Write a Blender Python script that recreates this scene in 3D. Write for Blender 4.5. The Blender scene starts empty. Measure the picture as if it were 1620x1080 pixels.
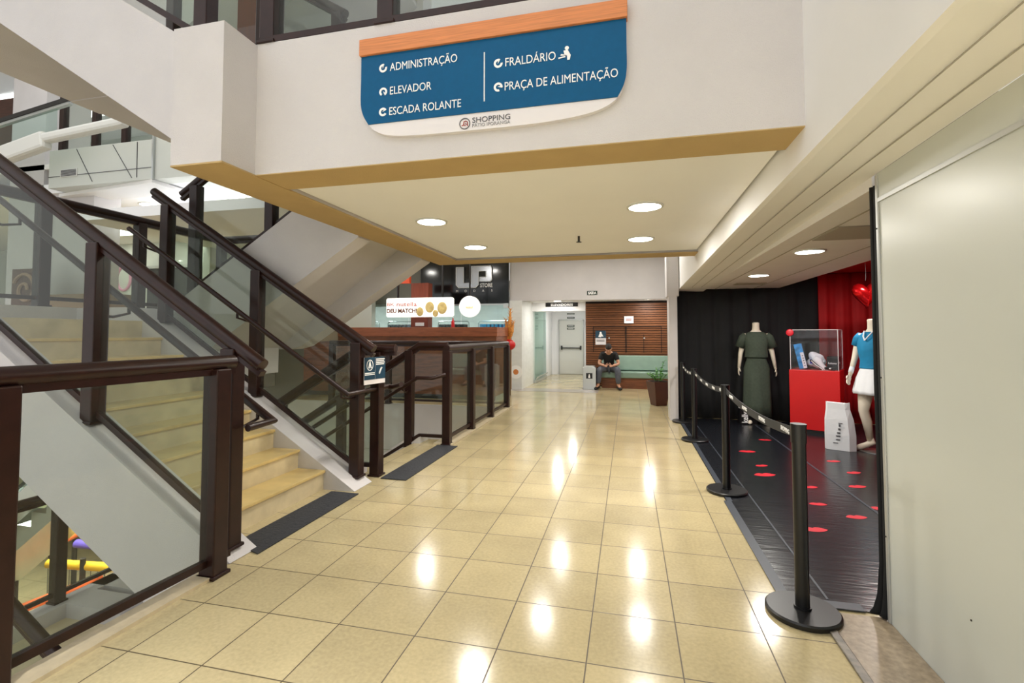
import bpy, bmesh, math, random
from mathutils import Vector, Matrix
random.seed(7)
S = bpy.context.scene
COL = S.collection
PI = math.pi

# ------------------------------------------------------------------ camera
cd = bpy.data.cameras.new('camera'); cam = bpy.data.objects.new('camera', cd); COL.objects.link(cam)
cam.location = (0, 0, 1.42)
cam.rotation_euler = (PI/2 + .0395, 0, .2354)
cd.sensor_width = 36; cd.lens = 36*765/1620
cd.shift_y = -(540-497.3)/1620
cd.clip_start = .05; cd.clip_end = 200
S.camera = cam
# ------------------------------------------------------------------ view and world
S.view_settings.view_transform = 'Standard'; S.view_settings.look = 'None'
S.view_settings.gamma = 1; S.view_settings.use_curve_mapping = False
S.view_settings.exposure = 0.64
S.cycles.use_denoising = True
S.cycles.max_bounces = 8; S.cycles.transparent_max_bounces = 24
S.cycles.caustics_reflective = False; S.cycles.caustics_refractive = False
S.cycles.sample_clamp_indirect = 6
w = bpy.data.worlds.new('daylight'); S.world = w; w.use_nodes = True
bg = w.node_tree.nodes['Background']
bg.inputs[0].default_value = (1.0, 1.0, 1.0, 1); bg.inputs[1].default_value = .70

def area_light(name, loc, size, power, color=(1, .96, .9), sy=None, rot=(0, 0, 0), spread=PI, disk=False):
    l = bpy.data.lights.new(name, 'AREA'); l.energy = power; l.color = color; l.size = size
    if disk: l.shape = 'DISK'
    elif sy: l.shape = 'RECTANGLE'; l.size_y = sy
    l.spread = spread
    o = bpy.data.objects.new(name, l); COL.objects.link(o); o.location = loc; o.rotation_euler = rot
    return o
# fill lights added above the atrium and the hall in front of the fascia
area_light('atrium_fill', (-8.5, 4.2, 7.3), 6, 80, (1, .99, .97), sy=4)
area_light('hall_fill', (-1.5, -2.5, 6.5), 6, 40, (1, .99, .98), sy=5)
area_light('lower_hall_light', (-8.6, 6.0, -1.0), 3.0, 150, (1, .97, .92), sy=2)

# added fill behind the viewpoint, bounced off the floor onto the beam undersides
for hx, hy in ((-1.2, -.9), (-1.2, -3.2), (.2, -2.0)):
    area_light('hall_bounce_fill', (hx, hy, 4.6), .5, 75, (1, .99, .98), disk=True, spread=1.25)

# ------------------------------------------------------------------ materials
def lin(c):
    return tuple(((x/255)/12.92 if x/255 <= .04045 else ((x/255+.055)/1.055)**2.4) for x in c)
MATS = {}
def mat(name, col, rough=.5, metal=0, var=0, vscale=8, bump=0, bscale=60, emit=0, ecol=None, coat=0, spec=.5, stretch=None, trans=0, alpha=1):
    if name in MATS: return MATS[name]
    m = bpy.data.materials.new(name); MATS[name] = m; m.use_nodes = True
    nt = m.node_tree; b = nt.nodes['Principled BSDF']
    c = lin(col)
    b.inputs['Base Color'].default_value = (*c, 1); b.inputs['Roughness'].default_value = rough
    b.inputs['Metallic'].default_value = metal; b.inputs['Specular IOR Level'].default_value = spec
    b.inputs['Coat Weight'].default_value = coat
    if trans: b.inputs['Transmission Weight'].default_value = trans
    if alpha < 1: b.inputs['Alpha'].default_value = alpha
    if emit:
        b.inputs['Emission Color'].default_value = (*lin(ecol or col), 1); b.inputs['Emission Strength'].default_value = emit
    if var or bump:
        tc = nt.nodes.new('ShaderNodeTexCoord'); src = tc.outputs['Object']
        if stretch:
            mp = nt.nodes.new('ShaderNodeMapping'); mp.inputs['Scale'].default_value = stretch
            nt.links.new(src, mp.inputs['Vector']); src = mp.outputs['Vector']
        if var:
            n = nt.nodes.new('ShaderNodeTexNoise'); n.inputs['Scale'].default_value = vscale; n.inputs['Detail'].default_value = 5
            nt.links.new(src, n.inputs['Vector'])
            r = nt.nodes.new('ShaderNodeValToRGB')
            r.color_ramp.elements[0].position = .3; r.color_ramp.elements[1].position = .7
            r.color_ramp.elements[0].color = (*[x*(1-var) for x in c], 1)
            r.color_ramp.elements[1].color = (*[min(1, x*(1+var)) for x in c], 1)
            nt.links.new(n.outputs['Fac'], r.inputs['Fac']); nt.links.new(r.outputs['Color'], b.inputs['Base Color'])
        if bump:
            n2 = nt.nodes.new('ShaderNodeTexNoise'); n2.inputs['Scale'].default_value = bscale; n2.inputs['Detail'].default_value = 4
            nt.links.new(src, n2.inputs['Vector'])
            bp = nt.nodes.new('ShaderNodeBump'); bp.inputs['Strength'].default_value = bump; bp.inputs['Distance'].default_value = .01
            nt.links.new(n2.outputs['Fac'], bp.inputs['Height']); nt.links.new(bp.outputs['Normal'], b.inputs['Normal'])
    return m

def glass_mat(name, tint=(225, 240, 235), refl=1.0, dirt=0.0, ior=1.45):
    if name in MATS: return MATS[name]
    m = bpy.data.materials.new(name); MATS[name] = m; m.use_nodes = True
    nt = m.node_tree; nt.nodes.clear()
    out = nt.nodes.new('ShaderNodeOutputMaterial'); mix = nt.nodes.new('ShaderNodeMixShader')
    tr = nt.nodes.new('ShaderNodeBsdfTransparent'); tr.inputs[0].default_value = (*lin(tint), 1)
    gl = nt.nodes.new('ShaderNodeBsdfGlossy'); gl.inputs['Roughness'].default_value = .02
    lw = nt.nodes.new('ShaderNodeLayerWeight'); lw.inputs['Blend'].default_value = .5
    pw = nt.nodes.new('ShaderNodeMath'); pw.operation = 'POWER'; pw.inputs[1].default_value = 4.0
    mu = nt.nodes.new('ShaderNodeMath'); mu.operation = 'MULTIPLY_ADD'; mu.inputs[1].default_value = .55*refl; mu.inputs[2].default_value = .024*refl
    nt.links.new(lw.outputs['Facing'], pw.inputs[0]); nt.links.new(pw.outputs[0], mu.inputs[0]); nt.links.new(mu.outputs[0], mix.inputs[0])
    nt.links.new(tr.outputs[0], mix.inputs[1]); nt.links.new(gl.outputs[0], mix.inputs[2])
    if dirt:
        df = nt.nodes.new('ShaderNodeBsdfDiffuse'); df.inputs[0].default_value = (*lin((215, 218, 210)), 1)
        m2 = nt.nodes.new('ShaderNodeMixShader'); m2.inputs[0].default_value = dirt
        nt.links.new(mix.outputs[0], m2.inputs[1]); nt.links.new(df.outputs[0], m2.inputs[2])
        nt.links.new(m2.outputs[0], out.inputs[0])
    else:
        nt.links.new(mix.outputs[0], out.inputs[0])
    return m

def tile_mat(name, base, grout, x0, y0, t, rough=.14, speck=.2, tilevar=.07, gw=.006):
    m = bpy.data.materials.new(name); MATS[name] = m; m.use_nodes = True
    nt = m.node_tree; N = nt.nodes; L = nt.links; b = N['Principled BSDF']
    g = N.new('ShaderNodeNewGeometry'); sp = N.new('ShaderNodeSeparateXYZ'); L.new(g.outputs['Position'], sp.inputs[0])
    def M(op, a, bb=None, c=None):
        n = N.new('ShaderNodeMath'); n.operation = op
        for i, v in enumerate((a, bb, c)):
            if v is None: continue
            if isinstance(v, (int, float)): n.inputs[i].default_value = v
            else: L.new(v, n.inputs[i])
        return n.outputs[0]
    u = M('DIVIDE', M('SUBTRACT', sp.outputs[0], x0), t); v = M('DIVIDE', M('SUBTRACT', sp.outputs[1], y0), t)
    def edge(a):
        f = M('FRACT', a); d = M('MINIMUM', f, M('SUBTRACT', 1.0, f))
        return d
    d = M('MINIMUM', edge(u), edge(v))
    mask = M('LESS_THAN', d, gw/t/2)
    cb = N.new('ShaderNodeCombineXYZ'); L.new(M('FLOOR', u), cb.inputs[0]); L.new(M('FLOOR', v), cb.inputs[1])
    wn = N.new('ShaderNodeTexWhiteNoise'); wn.noise_dimensions = '2D'; L.new(cb.outputs[0], wn.inputs['Vector'])
    n1 = N.new('ShaderNodeTexNoise'); n1.inputs['Scale'].default_value = 55; n1.inputs['Detail'].default_value = 3; L.new(g.outputs['Position'], n1.inputs['Vector'])
    n2 = N.new('ShaderNodeTexNoise'); n2.inputs['Scale'].default_value = 2.2; n2.inputs['Detail'].default_value = 3; L.new(g.outputs['Position'], n2.inputs['Vector'])
    val = M('ADD', M('ADD', 1.0, M('MULTIPLY', M('SUBTRACT', wn.outputs['Value'], .5), tilevar*2)),
            M('ADD', M('MULTIPLY', M('SUBTRACT', n1.outputs['Fac'], .5), speck*2), M('MULTIPLY', M('SUBTRACT', n2.outputs['Fac'], .5), .42)))
    vm = N.new('ShaderNodeVectorMath'); vm.operation = 'SCALE'; vm.inputs[0].default_value = lin(base); L.new(val, vm.inputs['Scale'])
    mx = N.new('ShaderNodeMix'); mx.data_type = 'RGBA'
    L.new(mask, mx.inputs['Factor']); L.new(vm.outputs[0], mx.inputs[6]); mx.inputs[7].default_value = (*lin(grout), 1)
    L.new(mx.outputs[2], b.inputs['Base Color'])
    rr = M('ADD', rough, M('MULTIPLY', mask, .4)); L.new(rr, b.inputs['Roughness'])
    # every tile lies a hair off level
    nb = N.new('ShaderNodeTexNoise'); nb.inputs['Scale'].default_value = 3.2; nb.inputs['Detail'].default_value = 1; L.new(g.outputs['Position'], nb.inputs['Vector'])
    hh = M('SUBTRACT', M('MULTIPLY', nb.outputs['Fac'], .5), M('MULTIPLY', mask, .25))
    bp = N.new('ShaderNodeBump'); bp.inputs['Strength'].default_value = .12; bp.inputs['Distance'].default_value = .01
    L.new(hh, bp.inputs['Height']); L.new(bp.outputs['Normal'], b.inputs['Normal'])
    b.inputs['Specular IOR Level'].default_value = .55
    return m

PLA = mat('plaster', (205, 202, 203), .85, var=.035, vscale=2.5, bump=.35, bscale=160)
PLB = mat('beam_paint', (238, 237, 236), .75, var=.02, vscale=2, bump=.06, bscale=40)
TAN = mat('tan_soffit', (186, 160, 112), .8, var=.04, vscale=5, bump=.2, bscale=120)
CEI = mat('ceiling_paint', (246, 247, 250), .8, var=.012, vscale=2)
STO = mat('store_ceiling', (238, 235, 234), .8, var=.02, vscale=3)
MET = mat('brown_metal', (40, 20, 16), .34, var=.25, vscale=14, spec=.35)
DKM = mat('dark_metal', (26, 22, 21), .35)
RED_WOOD = mat('red_brown_panel', (120, 52, 30), .5, var=.2, vscale=6, stretch=(6, 6, .6))
GLS = glass_mat('rail_glass', (240, 244, 240), 1.0, .012)
GLC = glass_mat('clear_glass', (236, 247, 244), .9, .015)
GLA = glass_mat('acrylic', (247, 247, 249), .7, .01)
STN = mat('stair_stone', (214, 200, 166), .35, var=.12, vscale=7, bump=.05)
TRD = mat('tread_stone', (216, 190, 128), .3, var=.14, vscale=5)
RUB = mat('rubber_mat', (44, 46, 52), .7, var=.2, vscale=60, bump=.5, bscale=50)
BLK = mat('black_plastic', (18, 18, 20), .35)
SIL = mat('brushed_steel', (200, 204, 204), .3, metal=.9)
WHT = mat('white_paint', (216, 217, 213), .5)
PANEL = mat('white_laminate', (206, 210, 204), .32, var=.015, vscale=1.5)
ALU = mat('aluminium_trim', (190, 192, 190), .4, metal=.5)
LAMP = mat('lamp_disc', (255, 252, 240), .4, emit=9, ecol=(255, 250, 238))
LAMPW = mat('light_panel', (255, 255, 250), .4, emit=1.7, ecol=(250, 253, 248))
BLUE = mat('sign_blue', (0, 82, 128), .45, var=.04, vscale=30, spec=.2)
ORWOOD = mat('sign_wood', (204, 128, 74), .45, var=.16, vscale=5, stretch=(1.2, 8, 30))
SGW = mat('sign_white', (226, 222, 224), .4)
LET = mat('white_lettering', (245, 245, 245), .5)
GRY = mat('grey_lettering', (84, 84, 88), .5)
SHOPRED = mat('logo_red', (160, 60, 50), .5)
CURB = mat('black_curtain', (17, 18, 20), .85, var=.2, vscale=5)
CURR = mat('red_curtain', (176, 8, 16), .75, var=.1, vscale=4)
REDP = mat('red_plinth', (196, 10, 14), .35, var=.05, vscale=3)
CARP = mat('black_vinyl', (24, 26, 31), .24, var=.2, vscale=4, bump=.25, bscale=9, spec=.5, stretch=(.5, 3, 1))
TAPE = mat('tape_edge', (52, 58, 68), .4)
LIPS = mat('lip_print', (210, 30, 48), .4)
SKINW = mat('mannequin_white', (226, 216, 198), .45)
OLIVE = mat('olive_cloth', (62, 72, 60), .85, var=.12, vscale=30, bump=.2, bscale=40)
TEAL = mat('teal_cloth', (14, 120, 164), .8, var=.1, vscale=12, bump=.2, bscale=20)
WCLO = mat('white_cloth', (226, 228, 232), .8, bump=.2, bscale=20)
SKIN = mat('skin', (196, 146, 118), .55)
HAIR = mat('hair', (26, 20, 18), .7)
SHIRT = mat('black_shirt', (16, 16, 18), .8)
JEAN = mat('grey_jeans', (84, 88, 98), .85, var=.15, vscale=20)
BENCH = mat('green_vinyl', (126, 152, 138), .4, var=.05, vscale=6)
SLAT = mat('dark_slats', (112, 66, 32), .5, var=.3, vscale=5, stretch=(1, 3, 16))
SLATD = mat('slat_backing', (24, 14, 9), .8)
CWOOD = mat('counter_wood', (120, 70, 42), .5, var=.35, vscale=4, stretch=(1, 1, 7))
CWOOD2 = mat('counter_cap_wood', (146, 82, 50), .45, var=.25, vscale=4, stretch=(1, 1, 9))
POT = mat('brown_planter', (74, 32, 18), .4, var=.1)
LEAF = mat('leaf_green', (70, 140, 40), .5, var=.25, vscale=30)
SOIL = mat('soil', (50, 36, 26), .9)
GRAN = mat('granite_sill', (150, 134, 112), .3, var=.25, vscale=40)
MARB = mat('marble_white', (224, 226, 224), .3, var=.05, vscale=4, stretch=(1, 1, 3))
STRIPE = mat('grey_floor_band', (166, 156, 146), .2, var=.08, vscale=9)
UPBLK = mat('gloss_black', (14, 17, 18), .12, spec=.6)
GREYWALL = mat('grey_wall', (128, 128, 120), .6)
FLOOR = tile_mat('floor_tiles', (191, 176, 137), (86, 74, 54), -2.189, 1.76, .40)
FLO2 = tile_mat('lower_floor_tiles', (196, 178, 140), (130, 112, 82), -2.0, 0, .45, rough=.3)

# ------------------------------------------------------------------ geometry helpers
class G:
    def __init__(s): s.bm = bmesh.new()
    def poly(s, pts):
        try: return s.bm.faces.new([s.bm.verts.new(p) for p in pts])
        except ValueError: return None
    def box(s, x0, x1, y0, y1, z0, z1, rot=0, piv=None):
        v = [Vector((x, y, z)) for x in (x0, x1) for y in (y0, y1) for z in (z0, z1)]
        if rot:
            p = Vector(piv) if piv else Vector(((x0+x1)/2, (y0+y1)/2, 0)); R = Matrix.Rotation(rot, 3, 'Z')
            v = [R @ (q-p) + p for q in v]
        v = [s.bm.verts.new(q) for q in v]
        for f in ((0, 1, 3, 2), (4, 6, 7, 5), (0, 4, 5, 1), (2, 3, 7, 6), (0, 2, 6, 4), (1, 5, 7, 3)):
            s.bm.faces.new([v[i] for i in f])
        return s
    def prism(s, poly, lo, hi, axis='y'):
        def P(a, b, t): return {'y': (a, t, b), 'z': (a, b, t), 'x': (t, a, b)}[axis]
        A = [s.bm.verts.new(P(a, b, lo)) for a, b in poly]; B = [s.bm.verts.new(P(a, b, hi)) for a, b in poly]
        n = len(poly)
        s.bm.faces.new(A); s.bm.faces.new(B[::-1])
        for i in range(n): s.bm.faces.new([A[i], B[i], B[(i+1) % n], A[(i+1) % n]])
        return s
    def bar(s, a, b, wy, wz):
        """rectangular bar between two points, upright section"""
        a, b = Vector(a), Vector(b); d = (b-a).normalized()
        side = d.cross(Vector((0, 0, 1)))
        side = side.normalized() if side.length > 1e-4 else Vector((1, 0, 0))
        up = side.cross(d).normalized()
        A = [s.bm.verts.new(a+side*i*wy/2+up*j*wz/2) for i, j in ((-1, -1), (1, -1), (1, 1), (-1, 1))]
        B = [s.bm.verts.new(b+side*i*wy/2+up*j*wz/2) for i, j in ((-1, -1), (1, -1), (1, 1), (-1, 1))]
        s.bm.faces.new(A); s.bm.faces.new(B[::-1])
        for i in range(4): s.bm.faces.new([A[i], B[i], B[(i+1) % 4], A[(i+1) % 4]])
        return s
    def tube(s, pts, r, seg=14, flat=1.0, up=None):
        pts = [Vector(p) for p in pts]; n = len(pts)
        rs = r if isinstance(r, (list, tuple)) else [r]*n
        rings = []; prev = None
        for i in range(n):
            if i == 0: t = pts[1]-pts[0]
            elif i == n-1: t = pts[-1]-pts[-2]
            else: t = (pts[i]-pts[i-1]).normalized()+(pts[i+1]-pts[i]).normalized()
            t.normalize()
            if prev is None:
                ref = Vector(up) if up else (Vector((0, 0, 1)) if abs(t.z) < .9 else Vector((1, 0, 0)))
                u = (ref - t*ref.dot(t)).normalized()
            else:
                u = prev - t*prev.dot(t)
                u = u.normalized() if u.length > 1e-5 else Vector((1, 0, 0))
            prev = u; v = t.cross(u)
            k = 1.0
            if 0 < i < n-1:
                c = (pts[i]-pts[i-1]).normalized().dot((pts[i+1]-pts[i]).normalized()); k = 1/max(.6, math.sqrt(max(.05, (1+c)/2)))
            rings.append([s.bm.verts.new(pts[i]+(u*math.cos(2*PI*j/seg)*flat+v*math.sin(2*PI*j/seg)*k)*rs[i]) for j in range(seg)])
        for a, b in zip(rings, rings[1:]):
            for j in range(seg): s.bm.faces.new([a[j], a[(j+1) % seg], b[(j+1) % seg], b[j]])
        s.bm.faces.new(rings[0][::-1]); s.bm.faces.new(rings[-1])
        return s
    def rings(s, rr, seg=20, caps=True):
        """loft: list of (cx,cy,cz,rx,ry[,rot])"""
        R = []
        for q in rr:
            cx, cy, cz, rx, ry = q[:5]; ro = q[5] if len(q) > 5 else 0
            row = []
            for j in range(seg):
                a = 2*PI*j/seg; x, y = rx*math.cos(a), ry*math.sin(a)
                row.append(s.bm.verts.new((cx+x*math.cos(ro)-y*math.sin(ro), cy+x*math.sin(ro)+y*math.cos(ro), cz)))
            R.append(row)
        for a, b in zip(R, R[1:]):
            for j in range(seg): s.bm.faces.new([a[j], a[(j+1) % seg], b[(j+1) % seg], b[j]])
        if caps: s.bm.faces.new(R[0][::-1]); s.bm.faces.new(R[-1])
        return s
    def cyl(s, x, y, z0, z1, r, seg=24, r2=None):
        return s.rings([(x, y, z0, r, r), (x, y, z1, r2 if r2 is not None else r, r2 if r2 is not None else r)], seg)
    def ball(s, c, r, seg=16, rot=None):
        rx, ry, rz = r if isinstance(r, (tuple, list)) else (r, r, r)
        m = Matrix.Translation(c) @ (rot.to_4x4() if rot else Matrix.Identity(4)) @ Matrix.Diagonal((rx, ry, rz, 1))
        bmesh.ops.create_uvsphere(s.bm, u_segments=seg, v_segments=max(8, seg*2//3), radius=1, matrix=m)
        return s
    def add_mesh(s, me, M=None):
        n0 = len(s.bm.verts); s.bm.from_mesh(me)
        if M:
            s.bm.verts.ensure_lookup_table()
            for v in s.bm.verts[n0:]: v.co = M @ v.co
        return s
    def transform(s, M):
        for v in s.bm.verts: v.co = M @ v.co
        return s

def world_loc(p):
    l = Vector((0, 0, 0))
    while p is not None: l += p.location; p = p.parent
    return l
def obj(name, g, m, parent=None, smooth=False, bevel=0, base=None, seg=2):
    bm = g.bm
    bmesh.ops.recalc_face_normals(bm, faces=bm.faces[:])
    if parent is not None: off = world_loc(parent)
    elif base is not None: off = Vector(base)
    else:
        xs = [v.co for v in bm.verts]
        off = Vector(((min(v.x for v in xs)+max(v.x for v in xs))/2, (min(v.y for v in xs)+max(v.y for v in xs))/2, min(v.z for v in xs)))
    for v in bm.verts: v.co -= off
    me = bpy.data.meshes.new(name); bm.to_mesh(me); bm.free()
    if m: me.materials.append(m)
    if smooth:
        for p in me.polygons: p.use_smooth = True
    o = bpy.data.objects.new(name, me); COL.objects.link(o)
    if parent is not None: o.parent = parent
    else: o.location = off
    if smooth and smooth != 'all':
        md = o.modifiers.new('edge', 'EDGE_SPLIT'); md.split_angle = math.radians(40)
    if bevel:
        md = o.modifiers.new('bevel', 'BEVEL'); md.width = bevel; md.segments = seg; md.limit_method = 'ANGLE'
    return o
def tag(o, label, cat, group=None):
    o['label'] = label; o['category'] = cat
    if group: o['group'] = group
    return o
def thing(name, label, cat, loc=(0, 0, 0), group=None):
    o = bpy.data.objects.new(name, None); COL.objects.link(o); o.location = loc; o.empty_display_size = .1
    return tag(o, label, cat, group)
def struct(name, g, m, **k):
    o = obj(name, g, m, **k); o['kind'] = 'structure'; return o
def dup(root, loc, label=None, cat=None):
    def cp(o, p):
        c = o.copy(); COL.objects.link(c)
        if p is not None: c.parent = p
        for ch in list(o.children): cp(ch, c)
        return c
    r = cp(root, None); r.location = loc
    if label: r['label'] = label
    if cat: r['category'] = cat
    return r

def text_geo(txt, size, ext=.002, offset=0, align='LEFT', sx=1.0):
    cu = bpy.data.curves.new('lettering', 'FONT'); cu.body = txt; cu.size = size; cu.extrude = ext; cu.offset = offset
    cu.align_x = align; cu.resolution_u = 4
    o = bpy.data.objects.new('lettering', cu); COL.objects.link(o)
    bpy.context.view_layer.update()
    dg = bpy.context.evaluated_depsgraph_get()
    me = bpy.data.meshes.new_from_object(o.evaluated_get(dg))
    bpy.data.objects.remove(o); bpy.data.curves.remove(cu)
    g = G(); g.add_mesh(me); bpy.data.meshes.remove(me)
    if sx != 1: g.transform(Matrix.Diagonal((sx, 1, 1, 1)))
    return g
def text(txt, size, loc, m, parent, width=None, face='-y', align='LEFT', ext=.002, offset=0, rot=0, name='lettering'):
    """lettering standing on a surface; face: direction it looks to"""
    g = text_geo(txt, size, ext, offset, align)
    if width:
        xs = [v.co.x for v in g.bm.verts]; k = width/(max(xs)-min(xs)); x0 = min(xs) if align == 'LEFT' else 0
        g.transform(Matrix.Diagonal((k, 1, 1, 1)))
    if rot: g.transform(Matrix.Rotation(rot, 4, 'Z'))
    R = Matrix.Rotation(PI/2, 4, 'X')
    if face == '+x': R = Matrix.Rotation(PI/2, 4, 'Z') @ R
    if face == '-x': R = Matrix.Rotation(-PI/2, 4, 'Z') @ R
    if isinstance(face, (int, float)): R = Matrix.Rotation(face, 4, 'Z') @ R
    g.transform(Matrix.Translation(loc) @ R)
    return obj(name, g, m, parent)

def skin_mesh(nodes, edges, root, sub=2):
    names = list(nodes); idx = {n: i for i, n in enumerate(names)}
    me = bpy.data.meshes.new('skin'); me.from_pydata([nodes[n][0] for n in names], [(idx[a], idx[b]) for a, b in edges], [])
    o = bpy.data.objects.new('skin', me); COL.objects.link(o)
    md = o.modifiers.new('s', 'SKIN'); md.use_smooth_shade = True
    sv = me.skin_vertices[0].data
    for n in names:
        r = nodes[n][1]; sv[idx[n]].radius = (r, r) if isinstance(r, (int, float)) else r
        sv[idx[n]].use_root = (n == root)
    ms = o.modifiers.new('u', 'SUBSURF'); ms.levels = sub; ms.render_levels = sub
    bpy.context.view_layer.update()
    dg = bpy.context.evaluated_depsgraph_get()
    out = bpy.data.meshes.new_from_object(o.evaluated_get(dg))
    bpy.data.objects.remove(o); bpy.data.meshes.remove(me)
    g = G(); g.add_mesh(out); bpy.data.meshes.remove(out)
    return g
def hand(g, wrist, d, palmn, thumb, s=1.0, curl=.35):
    """palm with four fingers of unequal length and a thumb leaving its side. d: pointing direction, palmn: palm normal, thumb: towards the thumb side"""
    d = Vector(d).normalized(); t = Vector(thumb); t = (t-d*t.dot(d)).normalized(); n = Vector(palmn); n = (n-d*n.dot(d)-t*n.dot(t)).normalized()
    w = Vector(wrist)
    L = .09*s
    rows = []
    for k, (a, hw, th) in enumerate(((0, .024, .019), (.35, .036, .017), (.75, .041, .014), (1.0, .039, .011))):
        c = w+d*L*a
        rows.append([g.bm.verts.new(c+t*math.cos(2*PI*j/10)*hw*s+n*math.sin(2*PI*j/10)*th*s) for j in range(10)])
    for a, b in zip(rows, rows[1:]):
        for j in range(10): g.bm.faces.new([a[j], a[(j+1) % 10], b[(j+1) % 10], b[j]])
    g.bm.faces.new(rows[0][::-1]); g.bm.faces.new(rows[-1])
    for off, ln in ((.029, .072), (.010, .08), (-.010, .074), (-.028, .058)):
        p = w+d*L*.9+t*off*s; ang = 0; pts = [p]; dd = d
        for k, fr in enumerate((.45, .32, .23)):
            ang += curl*(1 if k else .6)
            dd = d*math.cos(ang)+n*math.sin(ang); p = p+dd*ln*s*fr; pts.append(p)
        g.tube(pts, [.0095*s, .009*s, .008*s, .0055*s], 8)
    p = w+d*L*.25+t*.03*s; pts = [p]
    for v, ln in ((t*.8+d*.5+n*.25, .035), (t*.35+d*.9+n*.35, .03), (d+n*.4, .022)):
        p = p+v.normalized()*ln*s; pts.append(p)
    g.tube(pts, [.013*s, .0115*s, .01*s, .007*s], 8)

# ------------------------------------------------------------------ the setting
XA, XL, XO, GO, RI = -2.72, -4.88, -5.95, .27, 1.55/9
BZ = 2.405            # underside of the bridge beams
# floors
g = G(); g.prism([(-2.47, -8), (1.24, -8), (4.35, 2.855), (4.35, 8.8), (3.2, 17.5), (-7.2, 17.5), (-7.2, 9.15), (-2.45, 9.15), (-2.45, 6.14), (-2.725, 6.14), (-2.725, 2.56), (-2.47, 2.56)], -.5, 0, 'z')
struct('floor', g, FLOOR)
g = G(); g.box(-24, 6, -6, 22, -3.4, -3.1); struct('floor_lower', g, FLO2)
g = G(); g.box(-24, -6.5, 6.12, 12, 1.25, 1.55); struct('floor_half_level', g, FLO2)
g = G(); g.box(-24, -7.4, 6.9, 12, -1.85, -1.55); struct('floor_half_level_below', g, FLO2)
g = G(); g.box(-2.468, -2.345, -8, 2.46, .0, .02); g.box(-2.44, -2.19, 5.84, 9.14, 0, .02); struct('trim_1', g, mat('beige_edge', (200, 186, 156), .4, var=.1, vscale=20))   # stone edge under the railings
g = G(); g.box(-3.2, -.72, 11.75, 12.4, .001, .004); struct('trim_2', g, STRIPE)       # grey band across the corridor
g = G(); g.box(.955, 1.236, -2.5, 2.83, .001, .006); struct('trim_3', g, GRAN)
g = G(); g.box(.915, .955, -2.5, 2.80, .001, .012); struct('trim_4', g, mat('dark_threshold', (112, 104, 92), .35, var=.35, vscale=30), bevel=.004)
# bridge overhead
g = G(); g.box(-2.27, .83, 2.53, 2.82, BZ+.006, 3.245); struct('wall_bridge_front', g, PLA)
g = G(); g.box(-2.62, -2.26, 2.27, 6.48, BZ+.006, 3.235); struct('wall_bridge_left', g, PLA)
g = G(); g.box(-2.27, .83, 6.18, 6.48, BZ+.006, 3.235); struct('wall_bridge_back', g, PLA)
g = G(); g.box(-2.27, .83, 2.53, 2.83, BZ, BZ+.006); struct('trim_5', g, TAN)
g = G(); g.box(-2.62, -2.255, 2.27, 6.48, BZ-.004, BZ+.006); struct('trim_6', g, TAN)
g = G(); g.box(-2.255, .84, 6.16, 6.48, BZ-.002, BZ+.006); struct('trim_7', g, TAN)
g = G(); g.box(-2.25, .815, 2.83, 6.16, BZ+.03, 2.50); struct('ceiling_bridge', g, CEI)
g = G(); g.box(-2.26, .84, 2.82, 6.18, 2.9, 3.1); struct('floor_upper', g, PLB)
# long beam on the right and the shop ceiling behind it
g = G(); g.prism([(.83, 2.262), (.86, 2.255), (1.24, 2.24), (1.24, 2.9), (1.24, 5.2), (.83, 5.2)], -3.5, 8.78, 'y'); [setattr(v.co, 'z', v.co.z-.0176*(v.co.y-2.5)) for v in g.bm.verts if v.co.z < 2.5]; struct('wall_right_beam', g, PLB)
g = G(); g.box(1.24, 2.42, 2.855, 8.75, 2.17, 2.45); struct('ceiling_shop', g, STO)
g = G()
for x in (1.42, 1.60+.42): g.box(x, x+.012, 2.87, 8.7, 2.166, 2.171)
g.box(1.44, 1.93, 3.80, 4.30, 2.160, 2.169); g.box(1.57, 1.98, 7.72, 7.98, 2.160, 2.169)
struct('trim_8', g, mat('ceiling_joint', (176, 168, 156), .8))
g = G(); g.box(2.42, 4.35, 2.855, 8.75, 2.39, 2.6); struct('ceiling_shop_red_bounce', g, CURR)  # red bounce light put into the ceiling's colour, using the curtain material
g = G(); g.box(.66, .79, 8.37, 8.75, 0, 2.04); struct('wall_pillar', g, PLA)
g = G(); g.box(.63, .82, 8.37, 8.75, 2.04, 3.4); struct('wall_right_upper', g, PLA)
g = G(); g.box(.79, 4.35, 8.78, 8.9, 0, 2.6); struct('wall_shop_back', g, DKM)
g = G(); g.box(4.25, 4.35, 2.855, 8.8, 0, 2.6); struct('wall_shop_right', g, DKM)
g = G(); g.box(1.30, 4.35, 2.80, 2.86, 0, 2.6); struct('wall_shop_front', g, DKM)
# ceiling over the corridor beyond the bridge, and the far walls
g = G(); g.box(-9.5, 3.2, 6.48, 12.25, 3.42, 3.6); struct('ceiling_corridor', g, CEI)
g = G(); g.box(-2.98, 1.25, 12.16, 12.4, 2.26, 3.45); struct('wall_far_beam', g, PLA)
g = G(); g.box(-3.0, 1.25, 12.4, 17.3, 2.30, 2.45); struct('ceiling_lift_hall', g, CEI)
g = G(); g.box(1.06, 1.25, 8.75, 13.5, 0, 3.45); struct('wall_hall_right', g, PLA)
g = G(); g.box(-1.13, 1.25, 13.42, 13.6, 0, 2.32); struct('wall_bench_back', g, SLATD)
g = G(); g.box(-1.13, -1.0, 13.6, 17.3, 0, 2.32); struct('wall_lift_right', g, CEI)
g = G(); g.box(-2.75, -1.0, 17.0, 17.2, 0, 2.32); struct('wall_lift_back', g, CEI)
g = G(); g.box(-2.75, -2.62, 15.6, 17.0, 0, 2.32); struct('wall_lift_left', g, CEI)
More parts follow.
